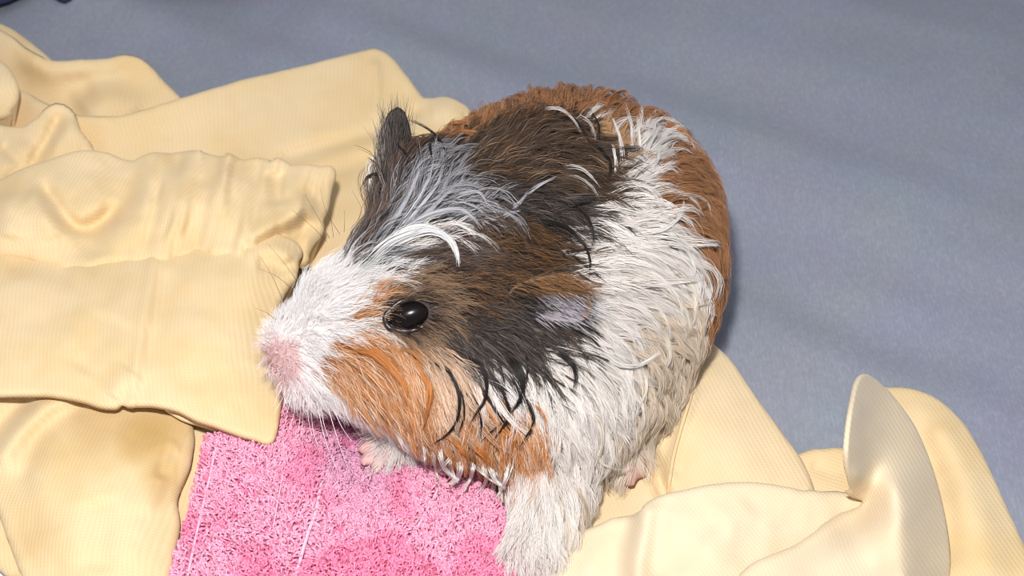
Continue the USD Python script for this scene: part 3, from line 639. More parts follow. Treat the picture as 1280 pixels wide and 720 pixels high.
# ------------------------------------------------------------ how the fur lies: (u, v, du, dv, length mm, lift, curl, clump mm)
FLOW = np.array([
    (345, 420, .5, -1, 2.5, .12, 0, .9), (350, 465, .6, .3, 2.5, .25, 0, 1.2), (370, 395, .8, -.8, 4, .12, 0, 1.0), (400, 370, 1, -.55, 6, .12, 0, 1.1), (440, 350, 1, -.25, 9, .15, .1, 1.6), (480, 342, 1, -.12, 10, .2, -.2, 2),
    (390, 430, 1, -.1, 5, .12, 0, 1.0), (385, 480, 1, .5, 6, .2, .1, 1.3), (420, 500, 1, .75, 8, .22, .2, 1.4), (460, 520, .9, .9, 9, .25, .3, 1.6), (380, 500, .6, 1, 5, .25, .1, 1.3),
    (440, 395, 1, -.7, 8, .12, 0, 1.5), (470, 370, .9, -.7, 8, .12, 0, 1.5), (440, 430, 1, .2, 11, .15, .3, 2), (480, 440, .9, .5, 16, .18, .6, 3), (510, 465, .7, .9, 17, .2, .6, 3), (530, 500, .5, 1, 17, .2, .5, 3), (480, 480, .9, .7, 12, .2, .3, 2), (500, 520, .8, 1, 13, .25, .3, 2.2),
    (560, 540, .7, 1, 16, .25, .3, 2.8), (620, 560, .5, 1, 16, .25, .3, 2.8), (650, 530, .5, 1, 17, .25, .4, 2.8),
    (490, 385, .3, -1, 5, .12, 0, 1.2), (510, 360, 1, -.35, 6, .15, 0, 1.3), (545, 370, 1, -.15, 7, .15, 0, 1.3), (550, 410, 1, .25, 7, .15, .1, 1.3), (520, 425, .8, .5, 7, .15, .1, 1.4), (480, 410, .5, .5, 5, .15, 0, 1.2),
    (570, 440, 1, .5, 14, .15, .5, 2.4), (600, 470, .8, .9, 18, .2, .7, 3), (640, 440, 1, .6, 18, .2, .6, 3), (690, 430, 1, .55, 16, .2, .5, 2.8), (580, 490, .6, 1, 17, .2, .6, 3), (640, 490, .6, 1, 18, .2, .6, 3),
    (600, 390, 1, .1, 8, .18, .1, 1.5), (640, 380, 1, .2, 7, .2, .1, 1.4), (600, 330, 1, -.1, 9, .22, .2, 1.6), (660, 330, 1, .1, 9, .22, .2, 1.6), (560, 330, 1, -.35, 9, .2, .2, 1.6), (530, 320, 1, -.45, 9, .15, .2, 1.6), (700, 360, 1, .15, 8, .2, .1, 1.5),
    (365, 350, .7, -.8, 6, .25, 0, 1.5), (400, 320, .8, -.75, 9, .25, 0, 1.7), (440, 290, .7, -.8, 11, .25, -.1, 1.8), (480, 255, .3, -1, 11, .25, -.1, 1.8),
    (460, 320, 1, -.7, 13, .2, .1, 1.8), (490, 285, .8, -.9, 16, .22, .2, 2), (520, 255, .6, -1, 18, .25, .4, 2.2), (545, 230, .5, -1, 17, .3, .4, 2.2), (550, 280, 1, -.35, 17, .25, .9, 2.6), (580, 270, 1, -.3, 15, .25, .8, 2.4),
    (600, 250, 1, -.45, 13, .3, .5, 2.2), (640, 240, 1, -.3, 14, .3, .6, 2.2), (600, 200, .8, -.5, 10, .4, .3, 1.8), (640, 180, .7, -.6, 9, .45, .2, 1.7), (690, 180, .9, -.1, 10, .4, .4, 1.8), (730, 190, .9, .3, 12, .4, .5, 2), (745, 230, .9, .6, 13, .3, .5, 2.2), (690, 220, 1, 0, 11, .35, .4, 1.9), (690, 260, 1, .05, 17, .25, .7, 2.6), (730, 270, 1, .2, 18, .25, .7, 2.6),
    (575, 160, -.9, .15, 13, .3, -.2, 2.2), (620, 135, -.9, -.15, 13, .25, -.2, 2.2), (660, 120, -.5, -.6, 13, .22, .1, 2.2), (710, 115, .05, -1, 14, .25, .2, 2.4), (690, 140, -.2, -1, 14, .25, .3, 2.4), (760, 120, .6, -.6, 15, .35, .3, 2.8), (790, 140, .7, .1, 14, .3, .3, 2.6),
    (760, 190, .25, -1, 16, .35, .3, 2.6), (785, 180, .2, -1, 17, .4, .3, 2.8), (800, 220, .35, -1, 17, .35, .3, 2.8), (775, 230, .5, -.8, 15, .3, .2, 2.6), (820, 200, .8, -.6, 15, .3, .5, 2.6), (845, 170, .9, .2, 13, .3, .5, 2.6),
    (835, 230, 1, .1, 13, .15, .4, 2.4), (865, 240, .9, .5, 13, .15, .4, 2.4), (885, 300, .5, 1, 13, .15, .4, 2.4), (885, 360, .1, 1, 13, .15, .3, 2.4),
    (700, 300, 1, -.1, 16, .18, .2, 2.6), (740, 290, 1, -.15, 17, .2, .2, 2.8), (790, 290, 1, -.1, 20, .22, .6, 3.2), (830, 300, 1, .15, 21, .25, .9, 3.4), (850, 340, .8, .6, 21, .25, .9, 3.4), (780, 340, 1, .1, 21, .2, .5, 3.2), (860, 390, .4, 1, 20, .25, .8, 3.4),
    (740, 360, 1, .1, 18, .18, .3, 3), (770, 400, 1, .3, 21, .2, .6, 3.2), (820, 410, .9, .6, 22, .25, .8, 3.6), (840, 450, .3, 1, 20, .25, .6, 3.6), (740, 430, .9, .55, 20, .2, .6, 3.2), (770, 470, .7, .9, 20, .25, .6, 3.4), (800, 500, .3, 1, 19, .3, .5, 3.4), (710, 480, .7, .9, 20, .2, .5, 3.2), (750, 530, .5, 1, 19, .3, .4, 3.2), (690, 540, .5, 1, 19, .25, .4, 3.2),
    (600, 570, .0, 1, 11, .35, .2, 3), (640, 585, .35, 1, 13, .25, .2, 3), (690, 600, .4, 1, 17, .3, .2, 3), (720, 580, .5, 1, 17, .3, .3, 3), (650, 645, .1, 1, 8, .12, .2, 2.4), (680, 650, .3, 1, 10, .18, .2, 2.4), (660, 690, .2, .6, 4, .12, 0, 1.6), (560, 575, -.1, 1, 10, .4, .1, 2.8),
    (775, 570, .3, 1, 6, .2, 0, 2), (470, 570, -.5, .6, 3, .2, 0, 1.2), (520, 545, .2, 1, 6, .2, 0, 1.6),
], float)
fp, fn = skin_at(FLOW[:, :2])
sdir = FLOW[:, 2:3] * RIGHT - FLOW[:, 3:4] * UPV
vdir = unit(fp - EYE)
den = (vdir * fn).sum(1, keepdims=True)
den = np.where(np.abs(den) < .3, -.3, den)
FT = unit(sdir - vdir * (sdir * fn).sum(1, keepdims=True) / den)
FTREE = cKDTree(fp)

def flow_at(p, n):
    d, i = FTREE.query(p, k=6)
    w = 1 / (d + .002) ** 2.2
    w /= w.sum(1, keepdims=True)
    t = (FT[i] * w[..., None]).sum(1)
    t = t - n * (t * n).sum(1, keepdims=True)
    return unit(t), (FLOW[i, 4:] * w[..., None]).sum(1)

def sample_skin(n, weight=None, seed=1):
    r = np.random.default_rng(seed)
    e1, e2 = SV[SF[:, 1]] - SV[SF[:, 0]], SV[SF[:, 2]] - SV[SF[:, 0]]
    A = np.linalg.norm(np.cross(e1, e2), axis=1)
    if weight is not None:
        A = A * weight[SF].mean(1)
    k = r.choice(len(SF), n, p=A / A.sum())
    w = r.random((n, 2)); w = np.where(w.sum(1, keepdims=True) > 1, 1 - w, w)
    b = np.column_stack([1 - w.sum(1), w])
    return (SV[SF[k]] * b[..., None]).sum(1), unit((SN[SF[k]] * b[..., None]).sum(1))

K = 7
TT = np.linspace(0, 1, K)
def grow(p, n, t, length, lift, curl, seed, jitter=.16, gravity=.10):
    """Centre lines (m, K, 3) that leave p, bend over along the skin and settle just above it."""
    r = np.random.default_rng(seed)
    m = len(p)
    t = unit(t + r.normal(0, jitter, t.shape)); t = unit(t - n * (t * n).sum(1, keepdims=True))
    d = unit(t + n * (lift * 2.0)[:, None])
    P = np.zeros((m, K, 3)); P[:, 0] = p
    step = (length / (K - 1))[:, None]
    turn = curl * (.75 + .5 * r.random(m))
    for k in range(1, K):
        q = P[:, k - 1] + d * step
        dist, i = STREE.query(q)
        nn = SN[i]
        h = ((q - SV[i]) * nn).sum(1)
        low = (.0006 + .0022 * np.minimum(lift, .4) * TT[k]) - h
        q = q + nn * np.maximum(low, 0)[:, None]
        P[:, k] = q
        d = unit(q - P[:, k - 1])
        c = np.cross(nn, d)
        a = turn / (K - 1) * 1.5
        d = d * np.cos(a)[:, None] - c * np.sin(a)[:, None]
        near = np.clip(1 - h / .012, 0, 1)[:, None]
        d = unit(d - nn * (.05 * lift[:, None] + .42 * np.clip((h - .0008) / .005, 0, 1)[:, None]) + np.array([0, 0, -gravity]))
    return P

def strands(center, croot, roots, ci, wet, r, spread=.0006):
    """Strands (n, K, 3) that start at their own roots and run together with their lock towards its tip."""
    off = roots - croot[ci]
    w = (1 - (wet[ci] * (.62 + .38 * r.random(len(roots)) ** .5))[:, None] * smoothstep(0, .8, TT)[None])[..., None]
    P = center[ci] + off[:, None] * w
    j = r.normal(0, spread, (len(roots), 1, 3)) * TT[None, :, None] ** 1.3 + r.normal(0, spread * .35, (len(roots), K, 3)) * (TT > 0)[None, :, None]
    return P + j

r = np.random.default_rng(21)
under = SV[:, 2] < .008
wgt = np.where(SEEN, 1.0, .45) * np.where(under, .1, 1.0)
wgt *= 1 - .5 * (pinkness > .45) - .5 * (pinkness > .7)
_e = spx[:, :2] - np.array([512, 393]); _e = np.column_stack([_e[:, 0] * .976 - _e[:, 1] * .218, _e[:, 0] * .218 + _e[:, 1] * .976]) / np.array([27, 15])
_HB, _HN = CEN['brow'][0], CEN['nose'][0]
HEAD_SIDE = unit(np.cross(unit(_HN - _HB), [0, 0, 1.0]))
EYE_W = SEENPX[PXTREE.query([(514, 393)], k=5)[1][0], 2].mean()
EYE_L = EYE + (FWD + ((514 - 640) / FPX) * RIGHT - ((393 - 360) / FPX) * UPV) * EYE_W
EYE_R = EYE_L - 2 * ((EYE_L - _HB) @ HEAD_SIDE) * HEAD_SIDE
EYE_R = SV[STREE.query(EYE_R)[1]]
wgt *= np.linalg.norm(SV - EYE_R, axis=1) > .0045
wgt *= ~(SEEN & ((_e ** 2).sum(1) < 1))
# small locks first: their centres, thinned so that they keep the local lock size apart
cp, cn = sample_skin(16000, wgt, 31)
ct_, cprm = flow_at(cp, cn)
keep = np.ones(len(cp), bool)
tree = cKDTree(cp)
for i, near in enumerate(tree.query_ball_point(cp, cprm[:, 3] * .001 * .50)):
    if keep[i]:
        keep[[k for k in near if k > i]] = False
cp, cn, ct_, cprm = cp[keep], cn[keep], ct_[keep], cprm[keep]
cuv = seen_px(cp)
ccoat = coat_of(cuv, 3.0, 77)
L = cprm[:, 0] * .001 * (.75 + .5 * r.random(len(cp)))
big = r.random(len(cp)) < .22
L *= np.where(big, 1.15, 1.0)
center = grow(cp, cn, ct_, L, cprm[:, 1] * (.6 + .8 * r.random(len(cp))) + .08 * big, cprm[:, 2] * np.where(r.random(len(cp)) < .75, 1, -.6), 41, jitter=.2)
wet = np.clip(.42 + .10 * cprm[:, 3] + .2 * r.random(len(cp)), 0, .93)
NS = 63000
rp, rn = sample_skin(NS, wgt, 51)
ci = cKDTree(cp).query(rp)[1]
P = strands(center, cp, rp, ci, wet, r)
rcoat = np.where(r.random(NS) < .85, ccoat[ci], coat_of(seen_px(rp), 4.0, 78))
thick_ = np.where(np.isin(rcoat, [NAMES.index(x) for x in ('tan', 'agouti', 'snow', 'pinkish', 'slate')]), .00011, .00014)
W = thick_[:, None] * .82 * (1.0 - .72 * TT[None] ** 1.6) * (.8 + .5 * r.random((NS, 1)))
lum = (1 + SPREAD[rcoat] * (2 * r.random(NS) - 1) + .35 * SPREAD[rcoat] * (2 * r.random(len(cp)) - 1)[ci])[:, None, None]
C = ROOTC[rcoat][:, None] * (1 - TT[None, :, None]) + TIPC[rcoat][:, None] * TT[None, :, None]
ag = (rcoat == NAMES.index('agouti')) & (r.random(NS) < .45)      # ticked hair: many strands stay dark to the tip
C[ag] = ROOTC[rcoat[ag]][:, None]
um = np.isin(rcoat, [NAMES.index('umber'), NAMES.index('slate')]) & (r.random(NS) < .16)
C[um] = np.array([.22, .13, .075])
dk = (rcoat == NAMES.index('dark')) & (r.random(NS) < .22)
C[dk] = np.array([.13, .10, .088])
wt = (rcoat == NAMES.index('ginger')) & (r.random(NS) < .28)
C[wt] = np.array([.74, .58, .46])
gy = (rcoat == NAMES.index('grey')) & (r.random(NS) < .35)
C[gy] = np.array([.05, .045, .045])
C = np.clip(C * lum, .004, .92)
GROUPS = {'white_fur': ('white', 'cream', 'snow', 'pinkish'), 'ginger_fur': ('ginger', 'rufous', 'sand', 'peach'), 'dark_fur': ('dark', 'umber', 'slate'), 'brown_fur': ('agouti', 'tan'), 'grey_fur': ('grey',)}
for name, kinds in GROUPS.items():
    s = np.isin(rcoat, [NAMES.index(k) for k in kinds])
    curves(name, P[s], W[s], C[s], FUR, pig, label=dict(white_fur='wet white fur', ginger_fur='wet ginger fur', dark_fur='wet dark brown fur', brown_fur='ticked brown fur', grey_fur='grey-white forehead fur')[name], kind='stuff')
# how far the coat itself stands from the camera, for the single locks that lie on it
_q = to_px(P.reshape(-1, 3))
FG = np.full((240, 427), np.inf)
np.minimum.at(FG, (np.clip((_q[:, 1] / 3).astype(int), 0, 239), np.clip((_q[:, 0] / 3).astype(int), 0, 426)), _q[:, 2])
from scipy.ndimage import median_filter
_g = np.where(np.isinf(FG), 9.0, FG)
FG = np.where(np.isinf(FG), np.nan, median_filter(_g, 3)); FG[FG > 5] = np.nan

# ------------------------------------------------------------ locks, hairs and whiskers that stand out singly
def on_skin(line, n, lift):
    """A 3-D path over the picture line: at the depth of the skin there, raised by lift mm (one value, or values along it)."""
    q = spline(line, n)
    w = FG[np.clip((q[:, 1] / 3).astype(int), 0, 239), np.clip((q[:, 0] / 3).astype(int), 0, 426)]
    ok = ~np.isnan(w)
    w = np.interp(np.arange(n), np.flatnonzero(ok), w[ok]) if ok.any() else np.full(n, SEENPX[PXTREE.query(q)[1], 2].min())
    s = np.arange(n)
    w = np.array([np.average(w, weights=np.exp(-((s - k) / 1.5) ** 2)) for k in s])
    w = w - (np.interp(np.linspace(0, 1, n), np.linspace(0, 1, np.size(lift)), np.atleast_1d(lift)) * .45 - .6) * .001
    return EYE + (FWD + ((q[:, :1] - 640) / FPX) * RIGHT - ((q[:, 1:] - 360) / FPX) * UPV) * w[:, None]

BLACK, WHITE_, GREYW, ORANGE, CREAM_, BROWN = (.014, .011, .010), (.82, .78, .75), (.50, .49, .52), (.58, .215, .055), (.78, .70, .60), (.09, .05, .028)
LOCKS = [  # line, colour, half width mm at the root, strands, lift mm
    ([(542, 454), (562, 467), (574, 495), (571, 525), (557, 545), (530, 561)], BLACK, .8, 16, (1, 4, 3)), ([(577, 445), (600, 457), (608, 477), (606, 500), (595, 517), (585, 532)], BLACK, .8, 18, (1, 4, 3)),
    ([(620, 438), (626, 460), (631, 485)], BLACK, .6, 10, (1, 3, 3)), ([(628, 438), (647, 460), (653, 485), (650, 500), (637, 517)], BLACK, 1.5, 34, (1, 4, 4)), ([(651, 492), (664, 512), (666, 532), (657, 547), (645, 565)], BLACK, .7, 12, (3, 4, 3)),
    ([(612, 468), (627, 487), (636, 510), (635, 525), (615, 555)], BLACK, .9, 18, (1, 4, 3)), ([(600, 485), (615, 505), (627, 525), (640, 542)], BLACK, .6, 10, (1, 3, 3)), ([(577, 485), (595, 507), (601, 530), (599, 552)], BLACK, .6, 10, (1, 3, 3)),
    ([(656, 436), (659, 460), (656, 487)], BLACK, .5, 8, (1, 3, 3)), ([(692, 438), (710, 449), (720, 467), (716, 490)], BLACK, .8, 16, (1, 4, 4)), ([(662, 453), (690, 472), (715, 487), (730, 499)], BLACK, .45, 7, (1, 3, 3)), ([(682, 455), (710, 472), (732, 487), (741, 510)], BROWN, .4, 5, (1, 3, 3)),
    ([(632, 524), (612, 541), (595, 556)], BLACK, .3, 4, (3, 3, 3)), ([(685, 402), (725, 415), (747, 430), (755, 447)], BLACK, .5, 9, (1, 4, 3)), ([(722, 402), (745, 415), (752, 428)], BLACK, .4, 6, (2, 4, 3)),
    ([(700, 243), (730, 265), (741, 290), (740, 312)], BLACK, .6, 10, (1, 4, 4)), ([(655, 276), (700, 281), (725, 299), (737, 322), (736, 347)], BLACK, .9, 18, (1, 4, 4)), ([(708, 313), (737, 335), (763, 356)], BLACK, .4, 6, (2, 3, 3)), ([(718, 338), (740, 352), (759, 358)], BLACK, .4, 6, (2, 3, 3)), ([(706, 314), (725, 313), (746, 310)], BLACK, .3, 4, (3, 3, 3)),
    ([(745, 238), (775, 249), (797, 264)], BROWN, .7, 9, (1, 4, 3)), ([(690, 262), (715, 258), (745, 248)], BLACK, .5, 8, (2, 4, 4)), ([(560, 470), (576, 492), (580, 520), (572, 545)], BLACK, .5, 9, (1, 3, 3)), ([(640, 470), (648, 492), (655, 512)], BLACK, .7, 12, (1, 3, 3)),
    ([(698, 136), (718, 148), (732, 168), (742, 188)], BLACK, .5, 9, (1, 4, 3)), ([(678, 136), (700, 136), (717, 149), (727, 166)], (.62, .56, .52), .8, 11, (1, 4, 3)), ([(722, 145), (737, 155), (746, 178)], (.62, .55, .50), .7, 9, (1, 3, 2)), ([(738, 138), (748, 157), (747, 182)], BLACK, .4, 6, (1, 3, 3)), ([(745, 183), (762, 202), (761, 227)], BLACK, .6, 10, (1, 4, 3)),
    ([(778, 205), (775, 174), (764, 142)], WHITE_, .8, 10, (1, 4, 5)), ([(790, 190), (789, 157), (780, 128)], WHITE_, .8, 10, (1, 4, 5)), ([(800, 190), (799, 168), (796, 143)], WHITE_, .6, 10, (1, 4, 5)), ([(802, 200), (812, 180), (825, 159)], WHITE_, .9, 18, (1, 4, 5)), ([(810, 195), (830, 176), (848, 172), (864, 180)], WHITE_, .8, 14, (1, 4, 4)), ([(812, 215), (822, 200), (826, 180)], WHITE_, .7, 12, (1, 3, 4)), ([(770, 220), (770, 200), (766, 178)], WHITE_, .7, 8, (1, 3, 4)),
    ([(758, 134), (768, 119), (781, 114), (789, 124)], (.50, .20, .065), 1.3, 26, (1, 4, 3)), ([(830, 154), (853, 163), (866, 181)], (.46, .19, .07), 1.5, 26, (1, 4, 3)), ([(600, 168), (575, 165), (556, 176)], (.42, .17, .06), .9, 14, (1, 4, 3)), ([(590, 155), (570, 153), (552, 160)], (.42, .17, .06), .7, 10, (1, 4, 3)),
    ([(455, 338), (490, 305), (532, 289), (557, 295), (570, 312), (573, 334)], (.84, .83, .82), 2.3, 60, (1, 5, 4)), ([(470, 320), (505, 290), (535, 283), (560, 300), (569, 318)], (.84, .83, .82), 1.6, 34, (1, 5, 4)), ([(492, 295), (532, 271), (570, 261), (590, 270), (603, 289)], GREYW, 1.5, 26, (1, 5, 4)), ([(562, 248), (583, 240), (600, 240), (613, 258)], GREYW, .8, 10, (1, 4, 4)),
    ([(470, 305), (500, 265), (520, 225), (526, 196)], (.60, .60, .64), .9, 12, (1, 4, 5)), ([(485, 300), (515, 260), (535, 225), (542, 196)], (.60, .60, .64), .9, 12, (1, 4, 5)), ([(500, 290), (528, 255), (548, 228), (556, 205)], (.56, .56, .60), .9, 12, (1, 4, 5)), ([(510, 290), (545, 255), (570, 232), (592, 218)], GREYW, .8, 10, (1, 4, 5)), ([(515, 285), (540, 262), (562, 220), (570, 195)], GREYW, .7, 8, (1, 4, 5)),
    ([(655, 247), (677, 231), (698, 220)], GREYW, .8, 7, (1, 4, 4)), ([(702, 208), (725, 210), (740, 221), (752, 235)], (.58, .53, .50), .9, 9, (1, 4, 3)), ([(704, 220), (725, 222), (742, 236), (750, 252)], (.50, .45, .42), .8, 7, (1, 4, 3)), ([(640, 262), (652, 250), (662, 238)], GREYW, .8, 10, (1, 3, 3)), ([(625, 272), (640, 266), (650, 264)], GREYW, .9, 10, (1, 2, 2)),
    ([(440, 430), (470, 441), (495, 466), (508, 487), (505, 508)], ORANGE, 1.9, 46, (1, 4, 3)), ([(518, 458), (537, 482), (536, 507), (528, 540)], ORANGE, 1.2, 24, (1, 4, 3)), ([(592, 555), (607, 571), (617, 587)], ORANGE, 1.3, 24, (1, 3, 3)), ([(625, 530), (640, 547), (640, 567)], ORANGE, .9, 16, (1, 3, 3)), ([(660, 500), (680, 517), (686, 542)], ORANGE, .6, 9, (2, 4, 3)), ([(555, 540), (575, 560), (590, 580)], ORANGE, 1.5, 26, (1, 3, 3)),
    ([(602, 578), (607, 600), (594, 624)], WHITE_, .9, 16, (1, 4, 4)), ([(542, 563), (545, 588), (552, 607)], CREAM_, .6, 10, (1, 4, 3)), ([(530, 556), (531, 575), (534, 593)], WHITE_, .5, 8, (1, 3, 3)), ([(592, 578), (588, 598), (577, 617)], WHITE_, .8, 14, (1, 4, 4)), ([(637, 578), (631, 602), (620, 624)], WHITE_, .9, 16, (1, 4, 4)), ([(582, 578), (572, 595), (556, 610)], CREAM_, .6, 10, (1, 4, 4)), ([(620, 585), (617, 605), (612, 625)], CREAM_, .8, 12, (1, 4, 4)), ([(560, 572), (566, 592), (572, 606)], CREAM_, .6, 9, (1, 4, 4)),
    ([(548, 560), (556, 585), (575, 603)], WHITE_, .7, 12, (1, 4, 4)), ([(575, 575), (574, 592), (565, 606)], WHITE_, .8, 14, (1, 4, 4)), ([(612, 580), (620, 600), (634, 612)], WHITE_, .8, 14, (1, 4, 4)), ([(596, 582), (612, 598), (624, 606)], CREAM_, .7, 10, (1, 4, 4)), ([(566, 570), (545, 592), (528, 604)], WHITE_, .5, 8, (1, 4, 4)), ([(628, 588), (626, 610), (629, 630)], CREAM_, .8, 12, (1, 4, 4)),
    ([(752, 440), (777, 456), (800, 456), (826, 440)], (.88, .85, .81), .9, 22, (1, 5, 6)), ([(795, 292), (830, 286), (850, 270), (856, 248)], WHITE_, 1.0, 20, (1, 5, 5)), ([(820, 302), (856, 310), (868, 333), (865, 352)], WHITE_, 1.1, 22, (1, 4, 3)), ([(862, 324), (882, 342), (889, 362), (884, 384)], WHITE_, .9, 16, (1, 3, 2)), ([(840, 332), (866, 362), (869, 393), (860, 417)], CREAM_, 1.1, 22, (1, 4, 3)), ([(835, 246), (864, 244), (884, 254), (891, 275)], (.74, .66, .60), .6, 9, (1, 3, 2)), ([(800, 250), (840, 238), (868, 250), (880, 270)], (.74, .66, .60), .8, 12, (1, 3, 2)),
    ([(820, 360), (850, 380), (862, 405), (853, 430)], CREAM_, 1.0, 20, (1, 4, 3)), ([(800, 400), (830, 418), (838, 445), (826, 468)], CREAM_, 1.0, 20, (1, 4, 3)), ([(780, 440), (805, 465), (808, 490), (796, 515)], CREAM_, 1.0, 18, (1, 4, 3)), ([(730, 510), (748, 530), (752, 555), (742, 585)], CREAM_, .9, 16, (1, 4, 4)), ([(735, 560), (752, 580), (775, 588), (795, 583)], CREAM_, .4, 6, (2, 5, 6)), ([(715, 600), (728, 622), (735, 645), (737, 660)], (.62, .46, .30), .5, 8, (1, 4, 4)), ([(690, 610), (702, 632), (704, 655)], CREAM_, .9, 14, (1, 4, 4)),
    ([(559, 192), (548, 172), (528, 157), (506, 148)], BLACK, .45, 8, (2, 6, 8)), ([(515, 202), (502, 186), (486, 176)], BLACK, .4, 6, (2, 5, 6)), ([(486, 232), (476, 219), (461, 221), (452, 236)], BLACK, .7, 12, (1, 2, 2)), ([(482, 222), (474, 208), (460, 197)], BLACK, .5, 8, (1, 2, 2)), ([(476, 205), (460, 190), (441, 182)], BLACK, .2, 2, (1, 2, 2)), ([(540, 200), (538, 180), (541, 168)], BLACK, .4, 6, (2, 5, 7)),
]
rl = np.random.default_rng(91)
for line, col, half, ns, lift in LOCKS:
    if col is BLACK:
        half, ns = half * 1.0, int(ns * 1.4)
    if line[-1][1] > 585 and line[-1][0] < 645 and col is not ORANGE:      # the fringe that hangs free over the towel
        half, ns, lift = half * 1.2, int(ns * 1.6), (1, 9, 15)
    n = 14
    c = on_skin(line, n, lift)
    tg = unit(np.gradient(c, axis=0))
    a = unit(np.cross(tg, unit(c - EYE))); b = np.cross(tg, a)
    s = np.linspace(0, 1, n)
    prof = (1 - .93 * s ** 1.3) * half * .001
    o = rl.normal(0, .45, (ns, 2)).clip(-1, 1)
    cut = .72 + .28 * rl.random((ns, 1))                   # not all hairs reach the tip, nor start at the same place
    beg = .22 * rl.random((ns, 1)) ** 1.5
    s2 = beg + (cut - beg) * s[None]
    c2 = np.stack([np.stack([np.interp(x, s, c[:, k]) for k in range(3)], 1) for x in s2])
    c2 = c2 + unit(c2 - EYE) * (.0016 * (1 - np.clip(s / .25, 0, 1)) ** 1.5)[None, :, None]
    prof = np.interp(s2, s, prof)[..., None]
    P = c2 + (a[None] * o[:, :1, None] + b[None] * .6 * o[:, 1:, None]) * prof + (rl.normal(0, .00022, (ns, 1, 3)) + rl.normal(0, .00004, (ns, n, 3))) * s[None, :, None]
    W = np.full((ns, 1), .00014) * (1 - .65 * s[None] ** 2) * (.8 + .4 * rl.random((ns, 1)))
    C = np.array(col)[None, None] * (.66 + .42 * rl.random((ns, 1, 1))) * np.ones((1, n, 1))
    name = 'dark_lock' if max(col) < .12 else 'ginger_lock' if col[0] > 2 * col[2] else 'white_lock'
    curves(name, P, W, np.clip(C, 0, .92), FUR, pig)
WHISKERS = [[(357, 490), (350, 504), (341, 518)], [(361, 493), (356, 505), (351, 517)], [(365, 495), (361, 508), (357, 525)], [(376, 497), (375, 520), (372, 548)], [(380, 498), (379, 520), (376, 545)], [(389, 500), (391, 535), (400, 566)],
            [(396, 503), (406, 548), (420, 584)], [(410, 510), (424, 555), (436, 588)], [(417, 512), (428, 535), (440, 552)], [(443, 510), (468, 547), (492, 576)], [(447, 512), (470, 540), (486, 565)], [(401, 505), (405, 530), (414, 556)], [(430, 512), (438, 528), (452, 548)], [(370, 496), (368, 515), (362, 535)], [(386, 500), (385, 520), (390, 545)], [(352, 486), (346, 497), (342, 508)]]
DARKHAIRS = [[(412, 298), (398, 272), (381, 243)], [(417, 297), (414, 275), (413, 262)], [(430, 290), (431, 270), (430, 262)], [(445, 279), (452, 262), (440, 238)], [(408, 302), (392, 285), (365, 262)], [(372, 352), (352, 325), (335, 305)], [(364, 360), (345, 345), (322, 335)], [(448, 275), (453, 258), (462, 240)], [(355, 378), (340, 345), (326, 322)], [(425, 293), (408, 265), (400, 235)], [(345, 400), (335, 392), (320, 385)]]
for lines_, col, w0, label in ((WHISKERS, (.84, .74, .74), .00019, 'long pale whiskers below the muzzle'), (DARKHAIRS, (.07, .05, .04), .00011, 'thin dark hairs standing off the forehead')):
    for w_ in lines_:
        curves('whisker' if col[0] > .5 else 'guard_hair', on_skin(w_, 10, (0, 5, 8))[None], (w0 * (1 - .6 * np.linspace(0, 1, 10)))[None], np.tile(np.array(col), (1, 10, 1)), FUR, pig)

# ------------------------------------------------------------ eye, ears, nostril
EYEMAT = mat('eye_gloss', {'p': ('principled_bsdf', {'base_color': (.006, .004, .004), 'roughness': .22, 'specular_ior_level': .22})}, [])
vd = unit(EYE_L - EYE)
ep = EYE_L
ax = unit(RIGHT * math.cos(.30) + UPV * math.sin(.30)); ax = unit(ax - vd * (ax @ vd))
ay = np.cross(ax, vd) * np.sign(np.cross(ax, vd) @ UPV)
s_ = trimesh.creation.icosphere(4)
E0 = EYE + vd * (np.linalg.norm(ep - EYE) + .0010)
eyeball = put('eye', (E0 + s_.vertices[:, :1] * ax * .0059 + s_.vertices[:, 1:2] * ay * .0037 + s_.vertices[:, 2:] * -vd * .0034, s_.faces), EYEMAT, pig, label='glossy black eye')
th = np.linspace(0, 2 * np.pi, 49)[:-1]
lid = E0 - vd * .0006 + np.cos(th)[:, None] * ax * .0061 * (1 + .10 * (np.cos(th)[:, None] < -.8)) + np.sin(th)[:, None] * ay * .0040
LID = mat('eyelid_skin', {'p': ('principled_bsdf', {'base_color': (.022, .014, .014), 'roughness': .3, 'specular_ior_level': .5})}, [])
rv = .00075 + .00014 * np.sin(th * 9 + 1) * (np.sin(th) < 0)
put('eyelid', tube(np.vstack([lid, lid[:1]]), np.r_[rv, rv[0]], 10), LID, eyeball)

# the other eye, across the head's own mirror plane
M_ = np.eye(3) - 2 * np.outer(HEAD_SIDE, HEAD_SIDE)
vr = M_ @ vd
E1 = EYE_R + vr * .0030
eye2 = put('eye', (E1 + (s_.vertices[:, :1] * (M_ @ ax) * .0059 + s_.vertices[:, 1:2] * (M_ @ ay) * .0037 + s_.vertices[:, 2:] * -vr * .0034), s_.faces[:, ::-1]), EYEMAT, pig, label='glossy black eye')
lid2 = E1 + (lid - E0) @ M_.T
put('eyelid', tube(np.vstack([lid2, lid2[:1]]), np.r_[rv, rv[0]], 10), LID, eye2)

